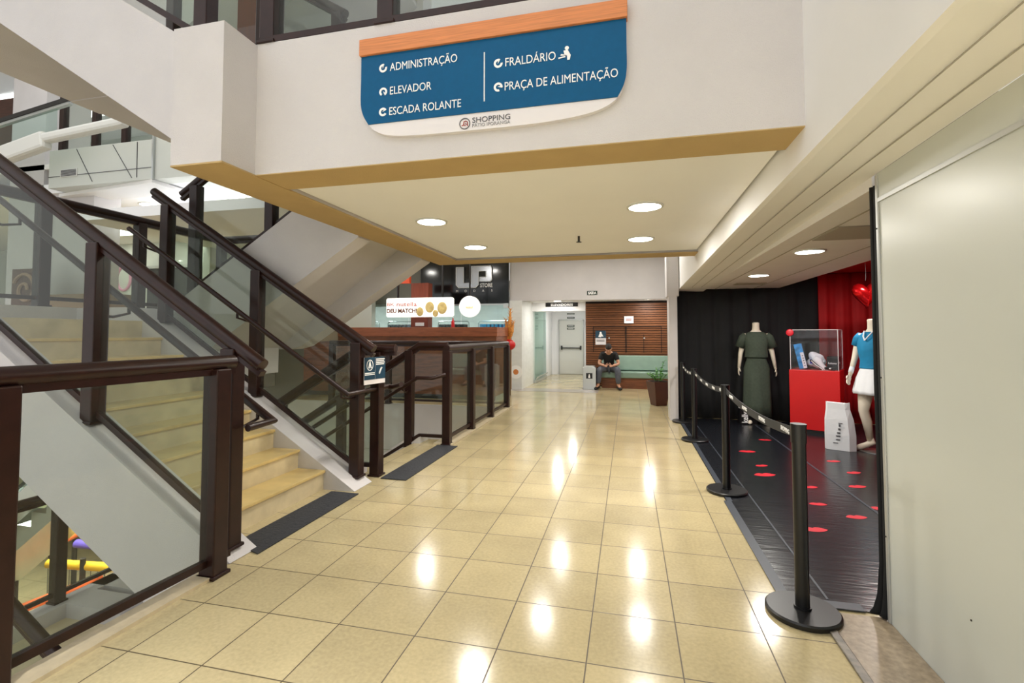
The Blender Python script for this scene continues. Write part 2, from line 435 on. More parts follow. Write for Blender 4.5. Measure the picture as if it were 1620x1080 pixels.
g = G(); g.box(-2.95, -1.13, 13.5, 13.62, 2.05, 2.32); struct('wall_lift_lintel', g, CEI)
# shopfront under the black shop sign
g = G(); g.box(-2.98, -2.64, 12.1, 12.3, 0, 2.27); struct('wall_shopfront_end', g, MARB, bevel=.006)
g = G(); g.box(-9.5, -2.64, 15.2, 15.35, 0, 3.0); struct('wall_fashion_back', g, MARB)
g = G(); g.box(-2.76, -2.64, 12.3, 15.2, 0, 2.3); struct('wall_fashion_right', g, MARB)
g = G(); g.box(-9.5, -2.64, 12.2, 15.3, 2.62, 2.8); struct('ceiling_fashion', g, CEI)
g = G(); g.box(-9.5, -5.45, 12.1, 12.25, 2.2, 3.45); struct('wall_fashion_lintel', g, GREYWALL)
g = G(); g.box(-9.6, -9.4, 9.2, 15.3, 0, 3.45); struct('wall_fashion_left', g, MARB)
# void walls and the half level on the far side of the atrium
g = G(); g.box(-6.55, -2.44, 9.12, 9.3, -3.1, -.006); struct('wall_void_back', g, PLA)
g = G(); g.box(-7.4, -6.55, 9.13, 9.45, -3.1, -.006); struct('wall_void_return', g, PLA)
g = G(); g.box(-6.55, -2.46, 9.112, 9.12, -.95, -.94); g.box(-4.35, -4.1, 9.105, 9.12, -.82, -.70); g.box(-3.2, -2.95, 9.105, 9.12, -.82, -.62); struct('trim_9', g, mat('joint_grey', (168, 164, 154), .7))
g = G(); g.box(.985, .99, -1, 7.8, 2.0, 2.0) if False else None; [g.bar((x, -1, 2.2395-.0176*(-3.5)-.0), (x, 8.0, 2.2395-.0176*5.5), .004, .004) for x in (.98, 1.12)]; struct('trim_10', g, mat('joint_grey', (168, 164, 154), .7))
g = G(); g.box(-10.4, -8.0, 6.6, 6.9, 4.1, 4.8); g.box(-7.97, -4.2, 6.62, 6.9, 4.1, 5.0); struct('wall_half_level_fascia', g, PANEL)
g = G(); g.prism([(-8.0, 6.6), (-8.0, 7.3), (-10.6, 7.3), (-10.6, 6.9)], 4.04, 4.1, 'z'); struct('trim_11', g, PLB)
g = G(); g.box(-24, -3.4, 6.9, 12, 4.12, 4.3); struct('ceiling_half_level', g, CEI)
g = G(); g.box(-24, -6.5, 11.4, 11.6, 1.55, 4.2); struct('wall_half_level_back', g, PANEL)
g = G(); g.box(-24, -6.5, 11.4, 11.6, -3.1, 1.3); struct('wall_lower_back', g, GREYWALL)
g = G(); g.box(-24, -7.0, 11.4, 11.6, 4.3, 9); struct('wall_upper_back', g, PANEL)
g = G(); g.box(-24, -23.8, -6, 12, -3.1, 9); struct('wall_far_left', g, PANEL)
g = G(); g.box(-11.9, -11.0, 6.9, 7.7, 1.55, 7.38); struct('wall_atrium_column', g, PLA)
g = G(); g.box(-11.0, -9.85, 7.0, 7.5, 1.55, 4.12); struct('wall_half_level_pier', g, PLA)
g = G(); g.box(-24, 3.2, .6, 17, 7.4, 7.6); struct('ceiling_upper', g, CEI)
g = G(); g.box(-7, 3.2, 12.2, 12.4, 3.45, 7.5); struct('wall_upper_hall', g, PANEL)
g = G(); g.box(-24, -4.2, 6.9, 12, 4.6, 4.7); struct('floor_upper_half_level', g, PLB)

# ------------------------------------------------------------------ staircase
def nosA(b, x): return b+RI*(1+(XA-x)/GO)
def nosB(b, x): return b+RI*(1+(x-XL)/GO)
YA = (2.55, 2.78, 3.95, 4.25); YB = (4.33, 4.56, 5.86, 6.14)
def flight(kind, b, label):
    Y = YA if kind == 'A' else YB
    t = thing('stair_flight', label, 'stairs', ((XA+XL)/2, (Y[0]+Y[3])/2, b), 'stair flights of the atrium')
    sgn = -1 if kind == 'A' else 1; xs = XA if kind == 'A' else XL
    P = [(xs, b)]
    for i in range(9):
        P += [(xs+sgn*GO*i, b+RI*(i+1)), (xs+sgn*GO*(i+1 if i < 8 else 8), b+RI*(i+1))]
    xe = xs+sgn*GO*8
    P = [p for i, p in enumerate(P) if i == 0 or p != P[i-1]]
    P += [(xe, b+9*RI-.34), (xs+sgn*.0, b-.32)]
    g = G(); g.prism(P, Y[1]-.005, Y[2]+.005, 'y'); obj('risers', g, STN, t)
    g = G(); g.prism([(xs, b-.30), (xe, b+9*RI-.32), (xe, b+9*RI-.40), (xs+.0, b-.40)] if kind == 'B' or True else [], Y[1]-.004, Y[2]+.004, 'y'); obj('soffit', g, PLA, t)
    for i in range(8):
        x0 = xs+sgn*GO*i; x1 = xs+sgn*GO*(i+1)
        g = G(); g.box(min(x0-sgn*.02, x1), max(x0-sgn*.02, x1), Y[1], Y[2], b+RI*(i+1)-.022, b+RI*(i+1)+.004)
        obj('tread', g, TRD, t, bevel=.004)
    for y0, y1 in ((Y[0], Y[1]), (Y[2], Y[3])):
        if kind == 'A':
            T = lambda x: nosA(b, x)+.03
            P = [(-2.40, b+.004), (-5.06, T(-5.06)), (XO, T(-5.06)), (XO, b+.87), (-4.91, b+.87), (-2.47, T(-2.47)-.73), (-2.47, b-.02)]
            if b > 2: P = [(-2.63, b), (-2.63, T(-2.63)), (-5.06, T(-5.06)), (XO, T(-5.06)), (XO, b+.87), (-4.91, b+.87), (-2.63, T(-2.63)-.73)]
        else:
            T = lambda x: nosB(b, x)+.03
            P = [(XO, b+.145), (-4.97, b+.145), (-2.63, T(-2.63)), (-2.63, T(-2.63)-.80), (-4.42, T(-4.42)-.80), (-4.6, b-.35), (XO, b-.35)]
        g = G(); g.prism(P, y0, y1, 'y'); obj('stringer', g, PLA, t)
    return t
flight('A', 0, 'stair flight rising left behind the glass railing, with cream stone treads')
flight('B', 1.55, 'upper stair flight seen from its plastered underside, rising to the bridge')
flight('B', -1.55, 'stair flight going down beside the far dark floor mat')
flight('A', -3.1, 'lowest stair flight under the bottom of the near glass pane')
flight('A', 3.1, 'high stair flight above, starting at the left end of the sign wall')
flight('B', 4.65, 'topmost stair flight seen through the glass above the blue sign')
def landing(z, label):
    t = thing('stair_landing', label, 'landing', ((XO+XL)/2, 4.35, z-.35), 'stair landings of the atrium')
    g = G(); g.box(XO, XL+.02, YA[1], YB[2], z-.30, z); obj('slab', g, STN, t)
    g = G(); g.box(XO, XL+.10, YA[1], YB[2], z-.672, z-.298); obj('soffit', g, PLA, t)
    g = G(); g.box(XO, XO+.2, YA[1], YB[2], z, z+.145); obj('curb', g, PLA, t)
landing(1.55, 'half landing at eye level at the head of the near stairs')
landing(-1.55, 'half landing below the floor seen through the lowest corner of glass')
landing(4.65, 'half landing high up at the head of the upper stairs')

PW = .105
def post(t, x, y, z0, z1, w=PW, foot=True):
    g = G(); g.box(x-w/2, x+w/2, y-w/2, y+w/2, z0, z1); p = obj('post', g, MET, t, bevel=.008)
    if foot:
        g = G(); g.box(x-w/2-.012, x+w/2+.012, y-w/2-.012, y+w/2+.012, z0, z0+.02); obj('foot_plate', g, MET, p, bevel=.004)
def pane(t, pts, y=None, x=None):
    g = G()
    if y is not None: g.prism(pts, y-.004, y+.004, 'y')
    else: g.prism(pts, x-.004, x+.004, 'x')
    obj('glass_pane', g, GLS, t)
def hrail(t, pts, r=.043, name='handrail'):
    g = G(); g.tube(pts, r, 18)
    if r > .03:
        for a, b in zip(pts, pts[1:]):
            g.bar(Vector(a)-Vector((0, 0, r+.01)), Vector(b)-Vector((0, 0, r+.01)), .05, .035)
    return obj(name, g, MET, t, smooth=True)
def stair_rail(kind, b, Y, xs, x0, x1, label, wall_y=None, wall_ext=None, flat=.0, foot=True):
    """rail of one side of a flight; x0 lower end, x1 upper end"""
    n = (lambda x: nosA(b, x)) if kind == 'A' else (lambda x: nosB(b, x))
    t = thing('stair_railing', label, 'railing', (xs[0], Y, b), 'dark brown railings of the staircase')
    pts = [(x0, Y, n(x0)+1.33), (x1, Y, n(x1)+1.33)]
    if flat: pts.append((x1+flat, Y, n(x1)+1.33))
    hrail(t, pts)
    s = 1 if kind == 'A' else -1
    for x in xs: post(t, x, Y, max(n(x)+.02, b), n(x)+1.29, foot=foot)
    g = G(); g.bar((xs[0], Y, n(xs[0])+.12), (xs[-1], Y, n(xs[-1])+.12), .035, .04); obj('bottom_bar', g, MET, t)
    for a, c in zip(xs, xs[1:]):
        d = -PW/2 if a > c else PW/2
        a2, c2 = a+d, c-d
        pane(t, [(a2, n(a2)+.14), (c2, n(c2)+.14), (c2, n(c2)+1.26), (a2, n(a2)+1.26)], y=Y)
    if wall_y is not None:
        e0, e1 = (x0-.1*s*0, x1)
        wp = [(e0-.12*s, wall_y, n(e0-.12*s)+.87), (e1, wall_y, n(e1)+.87)]
        if wall_ext: wp = [(wp[0][0], wall_ext, wp[0][2]-.02), (wp[0][0]+.01, wall_y, wp[0][2]-.01)] + wp[1:]
        r = hrail(t, wp, .024, 'low_handrail')
        for x in xs[:3]:
            g = G(); z = n(x)+.87
            g.tube([(x, Y, z-.09), (x, (Y+wall_y)/2, z-.10), (x, wall_y, z-.07), (x, wall_y, z)], .011, 8); obj('bracket', g, MET, r, smooth=True)
    return t
stair_rail('A', 0, 2.64, (-2.50, -3.66, -4.82), -2.27, -5.2, 'nearest sloping stair railing, in front of the steps', 2.87, 2.66)
stair_rail('A', 0, 4.17, (-2.52, -3.66, -4.82), -2.35, -5.02, 'sloping stair railing on the far side of the near steps', 3.91, 4.72)
stair_rail('B', 1.55, 4.45, (-4.75, -3.75, -2.75), -4.95, -2.6, 'railing climbing right on the upper flight beside its plastered side')
stair_rail('B', 1.55, 6.0, (-4.75, -3.75, -2.75), -4.95, -2.6, 'railing on the far edge of the upper flight under the bridge')
stair_rail('A', -3.1, 2.64, (-2.6, -3.7, -4.82), -2.4, -5.0, 'deep handrail seen at the lowest left corner of the glass', 2.87)
stair_rail('A', -3.1, 4.17, (-2.6, -3.7, -4.82), -2.4, -5.0, 'deep railing below the floor on the far side of the lowest flight')
stair_rail('A', 3.1, 2.64, (-2.78, -3.66, -4.82), -2.7, -5.0, 'railing of the high flight at the top edge above the plain stringer')
stair_rail('A', 3.1, 4.17, (-2.78, -3.66, -4.82), -2.7, -5.0, 'second railing of the high flight, behind the first one')
stair_rail('B', 4.65, 4.45, (-4.75, -3.75, -2.75), -4.95, -2.6, 'railing of the topmost flight behind the upper glass')

# railing of the descending flight on the corridor side: flat at the top, then down
def n0(x): return nosB(-1.55, x)
def down_rail(Y, wy, label, xp):
    t = thing('stair_railing', label, 'railing', (-2.3, Y, 0), 'dark brown railings of the staircase')
    hrail(t, [(-2.27, Y, 1.27), (-2.66, Y, 1.27), (-4.9, Y, n0(-4.9)+1.29)])
    z0 = lambda x: min(0, n0(x)) if x > -2.7 else n0(x)
    for x in xp: post(t, x, Y, z0(x), min(1.235, n0(x)+1.25))
    g = G(); g.bar((-2.42 if Y < 5 else -2.29, Y, .1), (-2.66, Y, .1), .035, .04); g.bar((-2.66, Y, .1), (-4.75, Y, n0(-4.75)+.1), .035, .04); obj('bottom_bar', g, MET, t)
    for a, c in zip(xp, xp[1:]):
        a, c = a-.06, c+.06; pane(t, [(a, min(0, n0(a))+.12), (c, n0(c)+.12), (c, n0(c)+1.22), (a, min(1.23, n0(a)+1.22))], y=Y)
    r = hrail(t, [(-2.26, Y+(wy-Y)*.5, .90), (-2.40, wy, .86), (-2.60, wy, .86), (-4.85, wy, n0(-4.85)+.84)], .024, 'low_handrail')
    x = -2.80; g = G(); g.tube([(x, Y, .68), (x, (Y+wy)/2, .66), (x, wy, .70), (x, wy, n0(x)+.84)], .011, 8); obj('bracket', g, MET, r, smooth=True)
down_rail(5.9, 5.70, 'railing with a flat top that bends down beside the far dark floor mat', (-2.80, -3.8, -4.75))
down_rail(4.46, 4.68, 'descending railing next to the post with the blue notice', (-2.47, -3.6, -4.75))

def level_rail(name, label, pts, posts, z, h=1.26, gap=.09):
    """railing on level floor through plan points, posts at plan points"""
    t = thing(name, label, 'railing', (posts[0][0], posts[0][1], z), 'dark brown railings of the staircase')
    hrail(t, [(x, y, z+h) for x, y in pts])
    for x, y in posts: post(t, x, y, z, z+h-.035)
    g = G()
    for a, b in zip(pts, pts[1:]): g.bar((*a, z+gap), (*b, z+gap), .035, .04)
    obj('bottom_bar', g, MET, t)
    for a, b in zip(posts, posts[1:]):
        d = Vector((b[0]-a[0], b[1]-a[1], 0)); L = d.length; d /= L; s = d.cross(Vector((0, 0, 1)))*.004
        A = Vector((*a, z))+d*PW*.5; B = Vector((*b, z))-d*PW*.5
        g = G()
        base = [A+s, B+s, B-s, A-s]
        lo = [g.bm.verts.new(p+Vector((0, 0, gap+.02))) for p in base]; hi = [g.bm.verts.new(p+Vector((0, 0, h-.07))) for p in base]
        g.bm.faces.new(lo); g.bm.faces.new(hi[::-1])
        for i in range(4): g.bm.faces.new([lo[i], hi[i], hi[(i+1) % 4], lo[(i+1) % 4]])
        obj('glass_pane', g, GLS, t)
    return t
level_rail('floor_railing', 'nearest level railing with big glass pane at the left edge of the floor', [(-2.385, 2.52), (-2.45, 1.41), (-2.45, -1.0)], [(-2.385, 2.41), (-2.45, 1.41), (-2.45, .5), (-2.45, -.5)], 0, 1.245)
level_rail('floor_railing', 'level glass railing of many posts along the corridor edge, before the wooden kiosk',
           [(-2.27, 5.86), (-2.27, 9.03), (-6.1, 9.03)], [(-2.27, 5.89), (-2.27, 6.87), (-2.27, 7.92), (-2.27, 9.03), (-3.5, 9.03), (-4.75, 9.03), (-6.05, 9.03)], 0, 1.235)
level_rail('landing_railing', 'level railing round the eye-level half landing', [(-5.88, 2.66), (-5.88, 5.98), (-4.9, 6.0)], [(-5.88, 2.66), (-5.88, 3.70), (-5.88, 4.72), (-5.88, 5.96), (-4.95, 6.0)], 1.695, 1.13)
level_rail('landing_railing', 'level railing round the lower half landing behind the bottom of the glass', [(-5.88, 2.66), (-5.88, 5.98), (-4.9, 6.0)], [(-5.88, 2.66), (-5.88, 3.95), (-5.88, 5.0), (-5.88, 5.96), (-4.95, 6.0)], -1.405, 1.13)
level_rail('bridge_railing', 'glass railing standing on the sign wall along the top edge of the view', [(-2.25, 2.545), (.8, 2.545)], [(-2.20, 2.58), (-1.38, 2.58), (.1, 2.58), (.75, 2.58)], 3.245, 1.1, .022)
level_rail('half_level_railing', 'glass railing on the distant upper parapet at the left', [(-10.35, 6.75), (-8.05, 6.75)], [(-10.3, 6.75), (-9.5, 6.75), (-8.8, 6.75), (-8.1, 6.75)], 4.8, 1.1, .03)

# ------------------------------------------------------------------ floor mats at the stair heads
for y0, y1, lab in ((2.73, 3.90, 'dark rubber mat at the foot of the stairs going up'), (4.36, 5.82, 'dark rubber mat at the head of the stairs going down')):
    g = G(); g.prism([(-2.37, y0), (-2.10, y0+.0), (-2.10, y1), (-2.37, y1)], .001, .009, 'z') if y0 > 4 else g.prism([(-2.60, y0+.06), (-2.33, y0-.03), (-2.33, y1), (-2.60, y1)], .001, .009, 'z')
    tag(obj('floor_mat', g, RUB), lab, 'mat', 'rubber mats at the stairs')

# ------------------------------------------------------------------ ceiling lights
def downlight(x, y, z, r, label, power, group, cat='ceiling light', col=(1, .965, .9)):
    t = thing('recessed_downlight', label, cat, (x, y, z), group)
    g = G(); g.rings([(x, y, z-.012, r, r), (x, y, z-.012, r*1.14, r*1.14), (x, y, z, r*1.16, r*1.16)], 28, caps=False); obj('rim', g, WHT, t, smooth=True)
    g = G(); g.cyl(x, y, z-.010, z-.004, r, 28); obj('lamp_disc', g, LAMP, t)
    if power:
        area_light('downlight_lamp', (x, y, z-.016), r*1.9, power, col, disk=True)
    return t
for x, y, lab in ((-1.72, 4.05, 'round downlight in the bridge ceiling, nearest the stairs'), (.14, 3.96, 'round downlight in the bridge ceiling, nearest the long beam'),
                  (-1.73, 5.37, 'small-looking downlight deeper in the bridge ceiling on the stair side'), (.14, 5.31, 'deeper downlight in the bridge ceiling on the beam side')):
    downlight(x, y, BZ+.03, .125, lab, 13, 'downlights of the bridge ceiling')
for x, y, lab in ((1.61, 4.88, 'nearer round downlight in the low shop ceiling'), (1.635, 6.75, 'farther round downlight in the low shop ceiling')):
    downlight(x, y, 2.17, .115, lab, 17, 'downlights of the shop ceiling')
downlight(3.05, 6.85, 2.39, .1, 'downlight in the shop ceiling painted with red bounce light above the heart balloon', 14, 'downlights of the shop ceiling', col=(1, .9, .85))
for i, (x, y) in enumerate(((-1.47, 8.3), (.15, 8.5), (-1.47, 10.6), (.15, 10.6), (-4.1, 9.5), (-6.2, 9.5))):
    downlight(x, y, 3.42, .13, 'round downlight in the corridor ceiling beyond the bridge', 14, 'downlights of the corridor ceiling')
for x, y in ((-1.84, 12.9), (.5, 12.75), (-1.7, 15.2)):
    downlight(x, y, 2.30, .1, 'downlight in the low ceiling of the lift hall', 13, 'downlights of the lift hall')
for x, y in ((-4.0, 13.6), (-6.0, 13.6), (-8, 13.6)):
    downlight(x, y, 2.62, .12, 'bright lamp inside the clothing shop', 22, 'lamps of the clothing shop', col=(.96, .98, 1))
for (x, y) in ((-7.54, 8.06), (-9.72, 8.02), (-14.4, 10.6), (-11.8, 10.2), (-11.6, 11.0), (-13.4, 8.1)):
    downlight(x, y, 4.12, .2, 'round lamp in the distant ceiling behind the stair railings', 9, 'lamps of the half level ceiling')
t = thing('cove_light', 'broad white cove light in the distant ceiling behind the railings', 'ceiling light', (-9, 9.2, 4.0))
g = G(); g.prism([(-13.5, 8.9), (-6.4, 8.5), (-5.4, 9.6), (-7.6, 10.3), (-13.5, 10.2)], 4.07, 4.11, 'z'); obj('diffuser', g, LAMPW, t)
for x, y in ((-9, 9.3), (-3.6, 9.3), (-14, 9.3)):
    t = thing('light_panel', 'white light panel in the highest ceiling above the stairs', 'ceiling light', (x, y, 7.35), 'panels of the highest ceiling')
    g = G(); g.box(x-1.5, x+1.5, y-.7, y+.7, 7.35, 7.395); obj('diffuser', g, LAMPW, t)
t = thing('sprinkler_head', 'small sprinkler head in the bridge ceiling between the downlights', 'sprinkler', (-.49, 5.03, BZ))
g = G(); g.cyl(-.49, 5.03, BZ-.03, BZ+.03, .012, 10); obj('stem', g, DKM, t)
g = G(); g.cyl(-.49, 5.03, BZ-.036, BZ-.03, .028, 12); obj('deflector', g, DKM, t)

# ------------------------------------------------------------------ hanging blue direction sign
t = thing('direction_sign', 'big blue direction sign with an orange wooden strip on the plaster bridge', 'sign', (-.75, 2.51, 2.54))
def smooth(P, k=5):
    out = []
    for i in range(len(P)-1):
        a, b, c, d = P[max(0, i-1)], P[i], P[i+1], P[min(len(P)-1, i+2)]
        for j in range(k):
            u = j/k
            out.append(tuple(.5*(2*b[m]+(c[m]-a[m])*u+(2*a[m]-5*b[m]+4*c[m]-d[m])*u*u+(3*b[m]-a[m]-3*c[m]+d[m])*u**3) for m in (0, 1)))
    return out+[P[-1]]
def arc(cx, cz, r0, r1, a0, a1, n=8): return [(cx+r0*math.cos(a0+(a1-a0)*i/n), cz+r1*math.sin(a0+(a1-a0)*i/n)) for i in range(n+1)]
g = G(); g.prism(smooth([(-1.507, 3.04), (-1.507, 2.90), (-1.507, 2.76), (-1.49, 2.69), (-1.455, 2.63), (-1.40, 2.585), (-1.30, 2.555), (-1.10, 2.543), (-.78, 2.540), (-.50, 2.541), (-.33, 2.549), (-.19, 2.566), (-.10, 2.593), (-.04, 2.635), (-.008, 2.70), (.005, 2.78), (.005, 2.90), (.005, 3.04)]), 2.50, 2.53, 'y')
obj('white_board', g, SGW, t)
g = G(); g.prism(smooth([(-1.508, 3.04), (-1.508, 2.90), (-1.508, 2.76), (-1.491, 2.69), (-1.458, 2.634)])+smooth([(-.042, 2.634), (-.008, 2.70), (.006, 2.78), (.006, 2.90), (.006, 3.04)]), 2.494, 2.50, 'y'); obj('blue_panel', g, BLUE, t)
g = G(); g.box(-1.514, .012, 2.478, 2.53, 3.04, 3.136); obj('wood_strip', g, ORWOOD, t, bevel=.003)
yf = 2.493
def arrow(cx, cz, r, ang):
    """ring with a gap and a wedge pointing in"""
    g = G(); n = 22; a0, a1 = ang+.55, ang+2*PI-.55
    P = [(cx+r*math.cos(a0+(a1-a0)*i/n), cz+r*math.sin(a0+(a1-a0)*i/n)) for i in range(n+1)]
    Q = [(cx+r*.52*math.cos(a0+(a1-a0)*i/n), cz+r*.52*math.sin(a0+(a1-a0)*i/n)) for i in range(n+1)]
    for i in range(n): g.prism([P[i], P[i+1], Q[i+1], Q[i]], yf-.002, yf, 'y')
    tip = (cx+r*.15*math.cos(ang+PI), cz+r*.15*math.sin(ang+PI))
    g.prism([(cx+r*.95*math.cos(ang+.42), cz+r*.95*math.sin(ang+.42)), tip, (cx+r*.62*math.cos(ang+.95), cz+r*.62*math.sin(ang+.95))], yf-.003, yf, 'y')
    obj('arrow_mark', g, LET, t)
for txt, x, z, wd in (('ADMINISTRAÇÃO', -1.322, 2.931, .41), ('ELEVADOR', -1.324, 2.792, .255), ('ESCADA ROLANTE', -1.327, 2.672, .435), ('FRALDÁRIO', -.639, 2.868, .275), ('PRAÇA DE ALIMENTAÇÃO', -.642, 2.735, .60)):
    text(txt, .066, (x, yf-.001, z+.002), LET, t, width=wd, ext=.001)
for x, z, a in ((-1.365, 2.955, .8), (-1.363, 2.815, -PI/2), (-1.363, 2.697, 0), (-.675, 2.892, .6), (-.675, 2.760, -.7)): arrow(x, z, .025, a)
g = G(); g.box(-.757, -.751, yf-.002, yf, 2.69, 2.965); obj('divider', g, LET, t)
# figure changing a baby
g = G(); g.ball((-.300, yf-.001, 2.925), (.011, .0015, .011), 12)
g.prism([(-.318, 2.912), (-.296, 2.915), (-.280, 2.885), (-.285, 2.86), (-.298, 2.86), (-.300, 2.885), (-.330, 2.896), (-.335, 2.888), (-.312, 2.885)], yf-.002, yf, 'y')
g.prism([(-.345, 2.872), (-.308, 2.876), (-.308, 2.883), (-.345, 2.879)], yf-.002, yf, 'y'); obj('baby_change_mark', g, LET, t)
g = G(); n = 28
for i in range(n):
    a, b = 2*PI*i/n, 2*PI*(i+1)/n; c = (-.868, 2.580)
    g.prism([(c[0]+.032*math.cos(a), c[1]+.032*math.sin(a)), (c[0]+.032*math.cos(b), c[1]+.032*math.sin(b)), (c[0]+.027*math.cos(b), c[1]+.027*math.sin(b)), (c[0]+.027*math.cos(a), c[1]+.027*math.sin(a))], 2.497, 2.4995, 'y')
obj('logo_ring', g, GRY, t)
g = G()
g.tube([(-.886, 2.498, 2.570), (-.876, 2.498, 2.572), (-.873, 2.498, 2.592), (-.862, 2.498, 2.594), (-.852, 2.498, 2.588), (-.852, 2.498, 2.566)], .0028, 6)
g.tube([(-.866, 2.498, 2.582), (-.858, 2.498, 2.576), (-.866, 2.498, 2.568), (-.872, 2.498, 2.574)], .0024, 6); obj('logo_mark', g, SHOPRED, t)
text('SHOPPING', .042, (-.826, 2.499, 2.580), GRY, t, width=.215)
text('PÁTIO IPORANGA', .026, (-.826, 2.499, 2.556), mat('pale_grey_lettering', (150, 150, 152), .5), t, width=.215)

# ------------------------------------------------------------------ notice between the stair posts
t = thing('stair_notice', 'small dark blue notice with pictograms fixed between the two stair posts', 'sign', (-2.45, 4.23, .88))
A = Vector((-2.445, 4.165, 0)); B = Vector((-2.385, 4.46, 0)); dirv = (B-A).normalized(); ang = math.atan2(dirv.y, dirv.x)
MN = Matrix.Translation((A.x, A.y, 0)) @ Matrix.Rotation(ang, 4, 'Z')
WN = (B-A).length
def on_notice(name, g, m): g.transform(MN); return obj(name, g, m, t)
NB = mat('notice_blue', (22, 62, 84), .4)
g = G(); g.box(0, WN, 0, .006, .93, 1.19); on_notice('board', g, SGW)
g = G(); g.box(0, WN/2-.002, -.002, 0, .975, 1.19); g.box(WN/2+.002, WN, -.002, 0, .975, 1.19); on_notice('blue_field', g, NB)
g = G(); c = (WN*.25, 1.115)
for i in range(24):
    a, b = 2*PI*i/24, 2*PI*(i+1)/24
    g.prism([(c[0]+r*math.cos(q), c[1]+r*math.sin(q)*1.15) for r, q in ((.046, a), (.046, b), (.040, b), (.040, a))], -.004, -.002, 'y')
g.prism([(c[0]-.022, 1.085), (c[0]-.006, 1.085), (c[0]-.003, 1.12), (c[0]+.012, 1.085), (c[0]+.024, 1.085), (c[0]+.008, 1.14), (c[0]-.010, 1.14)], -.004, -.002, 'y')
g.ball((c[0], -.003, 1.147), (.008, .002, .008), 10)
for z in (1.035, 1.020): g.box(.006, WN/2-.008, -.004, -.002, z, z+.009)
for i, z in enumerate((1.165, 1.148, 1.131, 1.114)): g.box(WN/2+.012, WN-.012-(i % 2)*.01, -.004, -.002, z, z+.010)
on_notice('white_marks', g, LET)
g = G(); q = WN*.75; g.tube([(q-.02, -.003, 1.03), (q-.012, -.003, 1.025), (q+.016, -.003, 1.075), (q+.024, -.003, 1.083), (q+.016, -.003, 1.09), (q+.006, -.003, 1.08), (q-.016, -.003, 1.04), (q-.02, -.003, 1.03)], .0035, 6); on_notice('escalator_mark', g, LET)

# ------------------------------------------------------------------ white partition on the right
t = thing('partition_wall', 'white laminate partition with aluminium edge filling the right side', 'partition', (1.27, .2, 0))
t['kind'] = 'structure'
g = G(); g.box(1.238, 1.285, -2.5, 2.785, 0.004, 2.085); obj('panel', g, PANEL, t)
g = G(); g.box(1.236, 1.285, -2.5, 2.795, 2.10, 2.23); [setattr(v.co, 'z', 2.236-.0176*(v.co.y-2.5)) for v in g.bm.verts if v.co.z > 2.15]; obj('top_panel', g, PANEL, t)
g = G(); g.box(1.230, 1.285, -2.5, 2.79, 2.083, 2.103); obj('cross_rail', g, ALU, t)
g = G(); g.box(1.229, 1.29, 2.78, 2.803, 0.004, 2.226); obj('corner_rail', g, ALU, t, bevel=.004)
g = G()
for y, z in ((2.79, .42), (2.79, 1.2), (2.79, 1.95), (2.2, .35)): g.ball((1.2275 if y > 2.5 else 1.2375, y, z), .004, 8)
obj('rivets', g, DKM, t)

# ------------------------------------------------------------------ shop area: floor sheet, curtains
g = G(); g.prism([(.79, 8.30), (.795, 4.42), (.815, 2.95), (.93, 2.90), (1.20, 2.87), (4.24, 2.88), (4.24, 8.66), (.80, 8.66)], .001, .006, 'z')
tag(obj('floor_covering', g, CARP), 'shiny black vinyl sheet covering the shop floor behind the belt posts', 'carpet')
g = G(); g.box(.775, .835, 2.95, 4.46, .006, .009); g.box(.80, .845, 4.46, 8.3, .006, .009); g.box(.93, 1.16, 2.86, 2.93, .006, .012)
tag(obj('edge_tape', g, TAPE), 'grey adhesive tape along the edge of the black vinyl sheet', 'tape')
g = G(); g.bar((1.02, 2.95, .0075), (1.02, 8.3, .0075), .012, .002); g.bar((1.9, 4.2, .0075), (1.9, 8.3, .0075), .02, .002); tag(obj('seam_tape', g, TAPE), 'thin tape seams running along the black vinyl sheet', 'tape')
def curtain(name, label, x0, x1, y, z0, z1, m, amp=.035, wl=.22, axis='x', xr=0):
    g = G(); n = int((x1-x0)/.02); rows = []
    for k in range(6):
        z = z0+(z1-z0)*k/5; row = []
        for i in range(n+1):
            u = x0+(x1-x0)*i/n; f = (1.25-.5*k/5)
            o = amp*f*(math.sin(2*PI*u/wl+.6*math.sin(u*3.1+k*.25))+.35*math.sin(2*PI*u/(wl*.43)+1.3))
            row.append(g.bm.verts.new((u, y+o, z) if axis == 'x' else (y+o, u, z)))
        rows.append(row)
    for a, b in zip(rows, rows[1:]):
        for i in range(n): g.bm.faces.new([a[i], a[i+1], b[i+1], b[i]])
    o = obj(name, g, m, smooth='all')
    md = o.modifiers.new('thick', 'SOLIDIFY'); md.thickness = .006
    return tag(o, label, 'curtain')
curtain('curtain', 'long black curtain behind the dressed mannequin in green', .80, 2.97, 8.70, .008, 2.36, CURB, .02, .33)
curtain('curtain', 'red curtain behind the glass display case', 2.98, 4.22, 8.70, .008, 2.38, CURR, .025, .26)
curtain('curtain', 'red curtain on the side of the shop next to the second mannequin', 3.2, 8.62, 4.17, .008, 2.38, CURR, .03, .3, axis='y')
g = G()
rows = []
for z, w in ((.0, .10), (.03, .075), (.10, .05), (.25, .032), (.5, .028), (1.2, .03), (1.7, .026), (2.165, .024)):
    rows.append([g.bm.verts.new((1.252-w*.8*(.6+.4*math.sin(i*1.1))*(.3+.7*i/7), 2.808+.007*i, z+.012)) for i in range(8)])
for a, b in zip(rows, rows[1:]):
    for i in range(7): g.bm.faces.new([a[i], a[i+1], b[i+1], b[i]])
o = obj('curtain', g, CURB, smooth='all'); md = o.modifiers.new('thick', 'SOLIDIFY'); md.thickness = .012
tag(o, 'narrow black drape hanging at the edge of the white partition', 'curtain')
